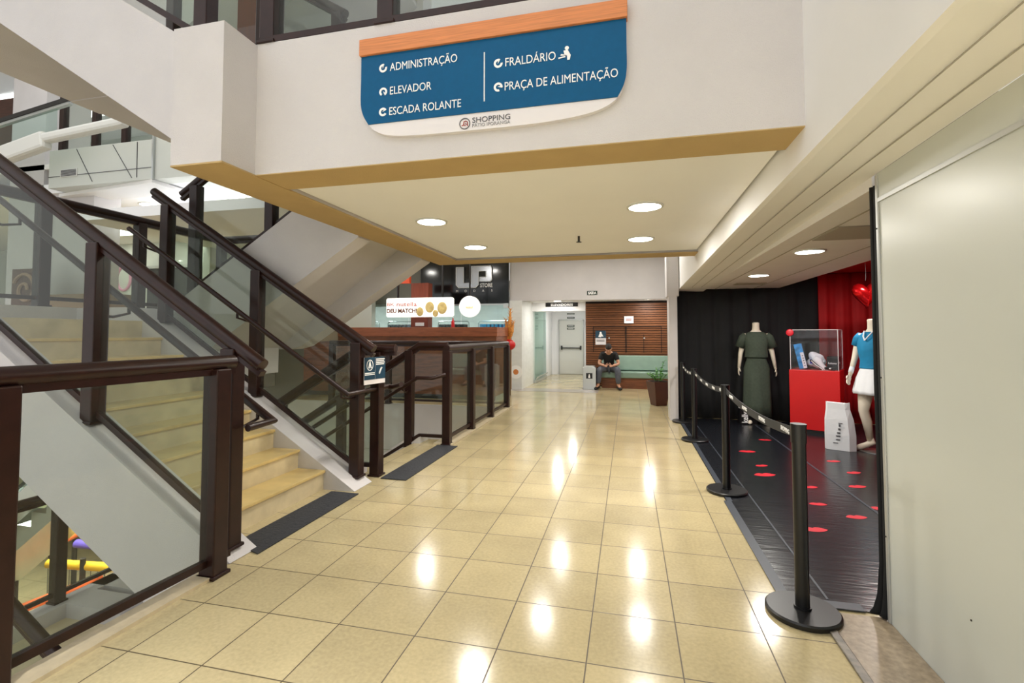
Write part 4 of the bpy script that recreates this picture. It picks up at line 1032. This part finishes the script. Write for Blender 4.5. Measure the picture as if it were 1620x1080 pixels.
clothes('jeans', jn, [('pel', 'hpL'), ('hpL', 'knL'), ('knL', 'anL'), ('pel', 'hpR'), ('hpR', 'knR'), ('knR', 'anR')], 'pel', JEAN, t, M)
for s, an, to in ((-1, sn['anL'][0], sn['toL'][0]), (1, sn['anR'][0], sn['toR'][0])):
    a, b = Vector(an), Vector(to); d = (b-a); d.z = 0; d.normalize()
    g = G(); g.tube([Vector((a.x, a.y, .045))-d*.05, Vector((a.x, a.y, .06)), Vector((b.x, b.y, .048))-d*.06, Vector((b.x, b.y, .04))+d*.02, Vector((b.x, b.y, .03))+d*.06], [.045, .055, .05, .045, .025], 14, flat=.8)
    for v in g.bm.verts: v.co.z = max(v.co.z, .001)
    g.transform(M); obj('shoe', g, BLK, t, smooth='all')
g = G(); g.box(-.035, .035, -.005, .005, -.07, .07); g.transform(M @ Matrix.Translation((0, -.50, .635)) @ Matrix.Rotation(-.9, 4, 'X'))
tag(obj('phone', g, BLK, bevel=.003), 'black phone held by the seated man', 'phone')

# ------------------------------------------------------------------ lift hall
t = thing('glass_partition', 'tall frosted-looking glass partition beside the lift passage', 'glass partition', (-2.6, 14.6, 0))
g = G(); g.box(-2.61, -2.598, 13.7, 15.6, .10, 2.12); obj('glass', g, GLC, t)
g = G(); g.box(-2.63, -2.575, 13.66, 15.62, .0, .08); g.box(-2.62, -2.585, 13.66, 15.62, 2.12, 2.17); obj('rails', g, SIL, t, bevel=.006)
g = G(); g.tube([(-2.54, 13.74, .16), (-2.54, 15.5, .16)], .022, 10); g.tube([(-2.60, 13.74, .06), (-2.54, 13.74, .16)], .018, 8); obj('guard_tube', g, SIL, t)
t = thing('door_leaf', 'white double fire door with a black push bar at the end of the lift passage', 'door', (-1.93, 16.97, 0))
t['kind'] = 'structure'; t.name = 'door_1'
g = G(); g.box(-2.34, -1.53, 16.95, 16.99, 0.01, 1.87); obj('leaf', g, WHT, t)
g = G(); g.box(-2.37, -2.34, 16.93, 17.0, 0, 1.90); g.box(-1.53, -1.50, 16.93, 17.0, 0, 1.90); g.box(-2.37, -1.50, 16.93, 17.0, 1.87, 1.91); obj('frame', g, ALU, t)
g = G(); g.tube([(-2.27, 16.90, .92), (-1.60, 16.90, .92)], .018, 10); g.box(-2.29, -2.24, 16.89, 16.96, .86, 1.0); g.box(-1.63, -1.58, 16.89, 16.96, .86, 1.0); obj('push_bar', g, BLK, t)
for i, (z, hh) in enumerate(((1.655, .07), (1.56, .06), (2.09, .045), (1.945, .06))):
    t = flat_sign('door_plate', ('upper dark plate on the white fire door', 'lower dark plate on the white fire door', 'uppermost thin plate above the white fire door', 'dark plate just above the white fire door')[i], -2.08, -1.82, 16.948 if i < 2 else 16.998, z, z+hh, DGR, cat='plate')
    g = G(); g.box(-2.05, -1.85, 16.930 if i < 2 else 16.98, 16.934 if i < 2 else 16.985, z+hh*.4, z+hh*.65); obj('white_line', g, LET, t)
t = thing('round_sticker', 'round white sticker on the marble shopfront end', 'sticker', (-2.72, 12.09, .3))
g = G(); g.cyl(0, 0, 0, .004, .17, 28); g.transform(Matrix.Translation((-2.80, 12.098, .44)) @ Matrix.Rotation(PI/2, 4, 'X')); obj('disc', g, LET, t)
g = G(); g.cyl(0, 0, .004, .006, .07, 20); g.transform(Matrix.Translation((-2.80, 12.098, .44)) @ Matrix.Rotation(PI/2, 4, 'X')); obj('orange_centre', g, ORWOOD, t)

# ------------------------------------------------------------------ clothing shop with the black sign
t = thing('shop_sign', 'glossy black shop sign with big chrome letters', 'sign', (-4.2, 12.1, 2.19))
g = G(); g.box(-5.42, -2.985, 12.06, 12.15, 2.20, 3.40); obj('board', g, UPBLK, t)
CHR = mat('chrome_letters', (186, 190, 196), .25, metal=.7); EDG = mat('letter_edge', (225, 228, 230), .35)
def block(name, P, m, y0, y1): g = G(); g.prism(P, y0, y1, 'y'); obj(name, g, m, t)
def bev(x0, z0, x1, z1, c, which):
    P = []
    for cx, cz, dx, dz, k in ((x0, z0, 1, 1, 'bl'), (x1, z0, -1, 1, 'br'), (x1, z1, -1, -1, 'tr'), (x0, z1, 1, -1, 'tl')):
        if k in which: P += ([(cx, cz+dz*c), (cx+dx*c, cz)] if k in ('bl', 'tr') else [(cx+dx*c, cz), (cx, cz+dz*c)])
        else: P.append((cx, cz))
    return P
U = [(-4.40, 3.22), (-4.40, 2.74), (-4.32, 2.66), (-3.86, 2.66), (-3.78, 2.74), (-3.78, 3.10), (-3.58, 3.10), (-3.58, 2.94), (-3.75, 2.94), (-3.75, 2.82), (-3.46, 2.82), (-3.42, 2.86), (-3.42, 3.18), (-3.46, 3.24), (-3.98, 3.24), (-3.98, 2.79), (-4.19, 2.79), (-4.19, 3.22)]
U = [(x, 2.60+(z-2.66)*.97+.02) for x, z in U]
block('chrome_letters', U, CHR, 12.02, 12.06)
g = G(); g.tube([(x, 12.018, z) for x, z in U+[U[0]]], .012, 6); obj('letter_edge', g, EDG, t)
text('STORE', .145, (-3.75, 12.055, 2.63), LET, t, width=.335, offset=.003)
for ch, x in zip('MODAS', (-4.385, -4.145, -3.905, -3.665, -3.43)): text(ch, .085, (x, 12.055, 2.51), LET, t, align='CENTER')
t = thing('window_1', 'clear glass front of the clothing shop', 'window', (-5.3, 12.12, 0)); t['kind'] = 'structure'
for x0, x1 in ((-9.3, -7.5), (-7.48, -5.8), (-5.78, -4.3), (-4.28, -2.99)):
    g = G(); g.box(x0, x1, 12.12, 12.13, .02, 2.18); obj('pane', g, GLC, t)
g = G(); g.box(-9.4, -2.985, 12.09, 12.15, 2.16, 2.22); g.box(-3.12, -2.99, 12.05, 12.16, 2.08, 2.2); obj('head_rail', g, SIL, t)
for i, x in enumerate((-8.2, -6.9, -5.2, -3.9)):
    t = thing('clothes_rack', 'chrome clothes rail inside the bright shop', 'clothes rack', (x, 14.0, 0), 'clothes rails of the bright shop')
    g = G(); g.tube([(x-.5, 14, 0), (x-.5, 14, 1.75), (x-.45, 14, 1.8), (x+.45, 14, 1.8), (x+.5, 14, 1.75), (x+.5, 14, 0)], .018, 8); obj('frame', g, SIL, t)
    g = G()
    for k in range(7): g.box(x-.4+.12*k, x-.33+.12*k, 13.8, 14.2, .9-.1*(k % 2), 1.7)
    obj('garments', g, (WCLO, JEAN, SHIRT, TEAL)[i], t)

# ------------------------------------------------------------------ wooden kiosk
t = thing('kiosk_counter', 'long dark wooden kiosk counter behind the corridor railing', 'counter', (-4.6, 10.5, 0))
g = G(); g.box(-7.4, -2.72, 9.92, 10.02, .10, 1.36); g.box(-2.82, -2.72, 10.02, 11.3, .10, 1.36); obj('front_panel', g, CWOOD, t)
g = G(); g.box(-7.42, -2.70, 9.90, 10.06, 1.36, 1.56); g.box(-2.86, -2.70, 10.06, 11.32, 1.36, 1.56); obj('cap_board', g, CWOOD2, t, bevel=.006)
g = G(); g.box(-7.4, -2.76, 9.96, 10.02, 0, .10); obj('kick_board', g, DKM, t)
g = G(); g.box(-7.4, -2.8, 10.06, 10.6, 1.0, 1.05); obj('worktop', g, MARB, t)
t = thing('kiosk_post', 'wooden post of the kiosk behind the lit menu board', 'post', (-4.75, 10.45, 0))
g = G(); g.box(-5.02, -4.58, 10.62, 10.86, 0, 2.62); obj('shaft', g, RED_WOOD, t)
g = G(); g.box(-4.90, -4.68, 10.605, 10.62, 1.60, 1.68); obj('small_plate', g, LET, t)
t = thing('menu_board', 'lit white menu board with pink and brown lettering above the kiosk', 'menu board', (-4.6, 10.3, 1.75))
MB_ = mat('menu_light', (255, 252, 246), .4, emit=.55, ecol=(255, 252, 246))
g = G(); g.prism([(-5.46, 1.83), (-5.43, 1.80), (-3.86, 1.80), (-3.83, 1.83), (-3.83, 2.21), (-3.86, 2.24), (-5.43, 2.24), (-5.46, 2.21)], 10.24, 10.34, 'y'); obj('light_box', g, MB_, t)
BRN = mat('menu_brown', (122, 70, 52), .6); SAL = mat('menu_salmon', (206, 84, 62), .6)
text('BK', .10, (-5.45, 10.236, 2.06), SAL, t, width=.18); text('nutella', .14, (-5.21, 10.236, 2.05), SAL, t, width=.50)
text('DEU MATCH!', .13, (-5.45, 10.236, 1.90), BRN, t, width=.75, offset=.004)
ICE = mat('ice_cream_cream', (244, 212, 140), .6, var=.25, vscale=9)
g = G()
for x, z, r in ((-4.62, 1.92, .09), (-4.38, 2.02, .11), (-4.08, 2.0, .12), (-4.24, 1.88, .07)): g.ball((x, 10.24, z), (r, .012, r*1.15), 14)
obj('food_picture', g, ICE, t)
g = G(); g.box(-5.2, -5.17, 10.25, 10.3, 2.24, 3.42); g.box(-4.1, -4.07, 10.25, 10.3, 2.24, 3.42); obj('hangers', g, DKM, t)
t = thing('round_lit_sign', 'round white lit sign next to the menu board', 'sign', (-3.42, 10.2, 1.8))
g = G(); g.cyl(0, 0, 0, .09, .235, 36); g.transform(Matrix.Translation((-3.42, 10.28, 2.02)) @ Matrix.Rotation(PI/2, 4, 'X')); obj('light_drum', g, MB_, t, smooth=True)
g = G()
for i in range(5): g.tube([(-3.50+.035*i, 10.186, 1.97), (-3.485+.035*i, 10.186, 2.03), (-3.47+.035*i, 10.186, 1.98)], .006, 6)
obj('faint_script', g, ICE, t)
g = G(); g.box(-3.435, -3.405, 10.22, 10.25, 2.25, 3.42); obj('hanger', g, DKM, t)
t = thing('kiosk_sign_bracket', 'orange red corner of a kiosk fascia beside the wooden post', 'fascia', (-5.6, 10.6, 2.4))
g = G(); g.box(-5.6, -5.06, 10.6, 10.7, 2.62, 2.86); obj('board', g, mat('orange_red', (226, 84, 44), .5), t)
t = thing('feather_display', 'golden pampas feather arrangement on a red base at the kiosk end', 'decoration', (-2.70, 10.9, 0))
g = G(); g.cyl(-2.70, 10.9, 0, 1.05, .06, 20); obj('stand', g, mat('gold_stand', (96, 74, 44), .4), t)
g = G(); g.ball((-2.70, 10.9, 1.16), (.17, .12, .13), 16); obj('red_vase', g, REDP, t, smooth='all')
GOLD = mat('golden_feather', (206, 140, 66), .7, var=.3, vscale=30)
for k, (dx, top) in enumerate(((-.05, 1.75), (.04, 2.0), (.10, 1.7))):
    g = G(); pts = [(-2.70+dx*.3, 10.9, 1.25), (-2.70+dx*.8, 10.9, (1.25+top)/2), (-2.70+dx*1.2, 10.9, top)]
    g.tube(pts, [.01, .05, .008], 10)
    for i in range(26):
        u = i/26; z = 1.3+(top-1.3)*u; x = -2.70+dx*(.3+.9*u); a = i*2.4; g.tube([(x, 10.9, z), (x+.07*math.cos(a), 10.9+.07*math.sin(a), z+.08)], [.012, .003], 5)
    obj('feather', g, GOLD, t)
t = thing('sauce_bottle', 'small red bottle standing on the kiosk counter', 'bottle', (-3.72, 10.0, 1.56))
g = G(); g.rings([(-3.72, 9.98, 1.56, .035, .035), (-3.72, 9.98, 1.68, .035, .035), (-3.72, 9.98, 1.72, .015, .015), (-3.72, 9.98, 1.76, .012, .012)], 14); obj('bottle_body', g, REDP, t, smooth=True)
g = G(); g.cyl(-3.72, 9.98, 1.76, 1.785, .013, 10); obj('cap', g, LET, t)

# ------------------------------------------------------------------ across the atrium, left
def escalator(label, x0, z0, x1, z1, y0, y1):
    t = thing('escalator', label, 'escalator', (x0, (y0+y1)/2, z0), 'escalators of the atrium')
    d = Vector((x1-x0, 0, z1-z0)); L = d.length; d /= L; up = Vector((-d.z, 0, d.x)) if d.x > 0 else Vector((d.z, 0, -d.x))
    for y in (y0, y1):
        P = [Vector((x0, 0, z0)), Vector((x1, 0, z1)), Vector((x1, 0, z1))+up*.22, Vector((x0, 0, z0))+up*.22]
        g = G(); g.prism([(p.x, p.z) for p in P], y-.09, y+.09, 'y'); obj('skirt', g, WHT, t, bevel=.02)
        P = [Vector((x0, 0, z0))+up*.22, Vector((x1, 0, z1))+up*.22, Vector((x1, 0, z1))+up*.92, Vector((x0, 0, z0))+up*.92]
        g = G(); g.prism([(p.x, p.z) for p in P], y-.006, y+.006, 'y'); obj('balustrade_glass', g, GLC, t)
        a = Vector((x0, y, z0))+up*.95; b = Vector((x1, y, z1))+up*.95
        g = G(); g.bar(a, b, .09, .05); obj('handrail', g, BLK, t, bevel=.01)
        g = G(); g.bar(a-up*.045, b-up*.045, .06, .03); obj('handrail_track', g, SIL, t)
    g = G(); n = int(abs(z1-z0)/.2)
    P = [(x0, z0-.35)]
    for i in range(n+1):
        xx = x0+(x1-x0)*i/(n+1); xn = x0+(x1-x0)*(i+1)/(n+1); zz = z0+(z1-z0)*i/(n+1)
        P += [(xx, zz), (xn, zz)]
    P += [(x1, z1-.35)]
    g.prism(P, y0+.1, y1-.1, 'y'); obj('steps', g, SIL, t)
escalator('white edged escalator rising at the far left above the stair rail', -15.5, 2.4, -8.4, 4.75, 6.15, 6.15+1.0) if False else None
t = thing('escalator', 'pale escalator side with a dark handrail at the upper left edge of the view', 'escalator', (-10, 6.1, 4.3), 'escalators of the atrium')
g = G(); g.bar((-13.0, 6.05, 4.10), (-9.6, 6.05, 4.72), .18, .30); g.bar((-9.7, 6.05, 4.74), (-7.9, 6.05, 4.86), .16, .16); obj('skirt', g, WHT, t, bevel=.05)
g = G(); g.bar((-13.0, 6.05, 4.85), (-9.1, 6.05, 5.36), .09, .07); obj('handrail', g, BLK, t)
g = G(); g.bar((-13.0, 6.05, 4.78), (-9.1, 6.05, 5.30), .06, .05); obj('handrail_track', g, SIL, t)
g = G(); g.prism([(-13.0, 4.25), (-9.4, 4.88), (-9.4, 5.26), (-13.0, 4.78)], 6.045, 6.055, 'y'); obj('balustrade_glass', g, GLC, t)
escalator('grey escalator rising across the lower hall behind the bottom left glass', -10.6, -3.1, -7.2, -.55, 4.75, 5.75)
# half level shops
t = thing('shop_counter', 'orange fronted counter with tan frame behind the landing railing', 'counter', (-9.4, 6.5, 1.55))
g = G(); g.box(-10.05, -8.55, 6.36, 6.7, 1.552, 1.86); obj('orange_front', g, mat('orange_panel', (226, 146, 44), .5), t)
g = G()
for x in (-10.05, -9.32, -8.6): g.box(x-.06, x+.06, 6.33, 6.38, 1.552, 1.86)
g.box(-10.1, -8.5, 6.3, 6.7, 1.86, 2.10); obj('tan_frame', g, mat('tan_brown', (130, 106, 76), .5), t)
t = thing('carved_panel', 'brown carved panel with a pale swirl at the left end of the orange counter', 'panel', (-10.45, 6.5, 1.55))
g = G(); g.box(-10.82, -10.12, 6.36, 6.5, 1.552, 2.58); obj('board', g, mat('carved_brown', (84, 54, 36), .5), t)
g = G(); pts = [(-10.47+.29*(.2+.8*i/30)*math.cos(.3*i), 6.345, 2.2+.31*(.2+.8*i/30)*math.sin(.3*i)) for i in range(31)]; g.tube(pts, .03, 6); obj('swirl', g, mat('pale_tan', (150, 122, 96), .5), t)
t = thing('ring_emblem', 'pink ring emblem on the pale wall of the distant shop', 'sign', (-14.6, 11.3, 2.8))
g = G(); pts = [(-14.75+.26*math.cos(2*PI*i/28), 11.38, 3.08+.36*math.sin(2*PI*i/28)) for i in range(29)]; g.tube(pts, .04, 6); obj('ring', g, mat('pink_ring', (214, 150, 178), .5), t)
t = thing('dark_shop_opening', 'dark shop opening behind the stair posts', 'shop opening', (-12.6, 11.3, 1.6))
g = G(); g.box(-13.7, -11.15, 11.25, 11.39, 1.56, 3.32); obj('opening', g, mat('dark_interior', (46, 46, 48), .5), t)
g = G(); g.box(-13.75, -11.1, 11.22, 11.26, 3.32, 3.40); obj('lintel', g, ALU, t)
g = G(); g.box(-12.5, -12.35, 11.2, 11.24, 1.56, 2.35); g.box(-12.15, -12.0, 11.2, 11.24, 1.56, 2.4); obj('orange_strips', g, mat('orange_panel', (226, 146, 44), .5), t)
t = thing('shop_name_sign', 'pale sign with cut off black and white letters behind the stair railing', 'sign', (-10.6, 11.3, 3.2))
g = G(); g.box(-11.5, -9.2, 11.3, 11.39, 3.1, 3.9); obj('board', g, mat('pale_blue_grey', (196, 208, 212), .5), t)
text('TUD', .36, (-10.75, 11.295, 3.32), BLK, t, width=.62, offset=.01)
text('TUD', .36, (-10.77, 11.285, 3.34), LET, t, width=.62)
t = thing('air_grille', 'small air grille in the panel under the distant parapet', 'vent', (-9.9, 6.6, 4.3))
g = G(); g.box(-10.1, -9.7, 6.585, 6.6, 4.28, 4.42); obj('frame', g, WHT, t)
g = G()
for i in range(6): g.box(-10.08, -9.72, 6.578, 6.59, 4.295+.02*i, 4.305+.02*i)
obj('slats', g, GRY, t)
g = G()
for x, x2 in ((-9.75, -9.35), (-8.9, -8.45), (-8.35, -8.34)): g.prism([(x, 4.78), (x+.012, 4.78), (x2+.012, 4.15), (x2, 4.15)], 6.592, 6.602, 'y')  # slanting strips are reflection lines of the glass, drawn in grey
g.box(-10.4, -8.0, 6.593, 6.602, 4.30, 4.31)
struct('trim_joints_reflections', g, GRY)
g = G(); g.box(-8.0, -7.97, 6.58, 6.7, 4.1, 4.86); struct('trim_13', g, SIL)
# upper floor things seen above the parapet
t = thing('column_cladding', 'red brown clad column standing on the upper floor behind the plaster block', 'column', (-3.1, 3.6, 3.1))
g = G(); g.box(-4.08, -3.80, 4.27, 4.32, 4.0, 7.4); obj('cladding', g, RED_WOOD, t)
for i, (x, y, c) in enumerate(((-9.6, 8.2, 0), (-8.9, 8.0, 1), (-8.4, 8.6, 0))):
    tt = thing('cafe_table', 'small dark table on the distant upper parapet floor', 'table', (x, y, 4.7), 'tables on the upper floor')
    g = G(); g.cyl(x, y, 4.7, 5.4, .03, 10); g.cyl(x, y, 4.7, 4.72, .2, 16); obj('leg', g, DKM, tt)
    g = G(); g.cyl(x, y, 5.4, 5.44, .36, 20); obj('tabletop', g, CWOOD, tt)
t = thing('wood_clad_wall', 'dark wooden clad wall high at the left edge', 'wall panelling', (-13, 8.5, 4.7))
g = G(); g.box(-17, -11.95, 7.3, 7.5, 4.75, 6.4); obj('boards', g, mat('dark_cladding', (70, 38, 28), .5, var=.3, vscale=5, stretch=(1, 1, 8)), t)

# ------------------------------------------------------------------ foam padded play fence in the lower hall
FO = mat('foam_orange', (236, 110, 52), .7); FY = mat('foam_yellow', (240, 188, 30), .7); FP = mat('foam_purple', (96, 74, 176), .7)
def foam(label, a, b, m, r=.07):
    g = G(); g.tube([a, b], r, 14)
    return tag(obj('foam_tube', g, m, smooth=True), label, 'foam tube', 'foam tubes of the play fence')
def q(px_, py_, z):   # rough placing on the lower hall
    return None
t = thing('play_fence', 'frame of grey nets and posts carrying coloured foam tubes in the lower hall', 'fence', (-9, 6.2, -3.1))
foams = [((-9.55, 5.5, -2.30), (-9.75, 7.3, -2.12), FO, 'long orange foam tube of the play fence'), ((-9.85, 6.25, -2.15), (-9.9, 7.4, -2.02), FP, 'dark purple foam tube behind the orange one'), ((-9.75, 7.0, -2.14), (-9.78, 7.6, -2.05), FY, 'short yellow foam tube at the top of the play fence'),
         ((-9.3, 6.1, -2.35), (-8.3, 6.35, -2.42), FY, 'yellow foam tube across the play fence'), ((-9.35, 6.55, -2.22), (-8.25, 6.7, -2.27), FP, 'light purple foam tube across the play fence'), ((-9.0, 5.5, -2.75), (-8.55, 6.4, -2.62), FO, 'lower orange foam tube of the play fence'), ((-9.9, 5.2, -2.62), (-9.0, 5.35, -2.72), FY, 'yellow foam tube low at the corner')]
for a, b, m, l in foams: foam(l, a, b, m)
for x, y in ((-9.2, 5.6), (-8.7, 6.2), (-9.75, 6.8)):
    g = G(); g.cyl(x, y, -3.1, -2.25, .04, 12); obj('post', g, DKM, t)
g = G()
for k in range(9): g.bar((-9.3+.11*k, 6.1+.03*k, -3.05), (-9.3+.11*k, 6.1+.03*k, -2.4), .008, .008)
obj('net', g, GRY, t)

# small figure in purple beyond the foam tubes
cn = {'pel': ((0, 0, .92), .12), 'spine': ((0, -.03, 1.12), .115), 'chest': ((0, -.05, 1.32), (.15, .11)), 'neck': ((0, -.05, 1.48), .055), 'hd': ((0, -.07, 1.56), .05),
      'shL': ((-.18, -.05, 1.38), .058), 'elL': ((-.25, -.05, 1.12), .042), 'wrL': ((-.22, -.22, .95), .027), 'shR': ((.18, -.05, 1.38), .058), 'elR': ((.25, -.05, 1.12), .042), 'wrR': ((.22, -.22, .95), .027),
      'hpL': ((-.10, 0, .88), .09), 'knL': ((-.12, -.06, .48), .062), 'anL': ((-.13, .02, .09), .042), 'toL': ((-.15, -.15, .04), .04),
      'hpR': ((.10, 0, .88), .09), 'knR': ((.13, .05, .48), .062), 'anR': ((.14, .14, .09), .042), 'toR': ((.16, -.02, .04), .04)}
t, M = person('small person in a purple top and dark trousers beyond the foam tubes', -11.03, 7.35, .5, cn, se, 'pel',
              [((-.22, -.22, .95), (.1, -.7, -.7), (1, 0, 0), (0, -.5, .8), .95, .4), ((.22, -.22, .95), (-.1, -.7, -.7), (-1, 0, 0), (0, -.5, .8), .95, .4)], ((0, -.08, 1.64), .25), -3.1, .54)
sh = grow(('pel', 'spine', 'chest', 'shL', 'shR', 'elL', 'elR'), .022, cn); sh['neck'] = ((0, -.05, 1.45), .065)
clothes('shirt', sh, [('pel', 'spine'), ('spine', 'chest'), ('chest', 'neck'), ('chest', 'shL'), ('chest', 'shR'), ('shL', 'elL'), ('shR', 'elR')], 'pel', mat('purple_shirt', (120, 50, 130), .8), t, M)
jn = grow(('pel', 'hpL', 'knL', 'anL', 'hpR', 'knR', 'anR'), .022, cn)
clothes('trousers', jn, [('pel', 'hpL'), ('hpL', 'knL'), ('knL', 'anL'), ('pel', 'hpR'), ('hpR', 'knR'), ('knR', 'anR')], 'pel', SHIRT, t, M)
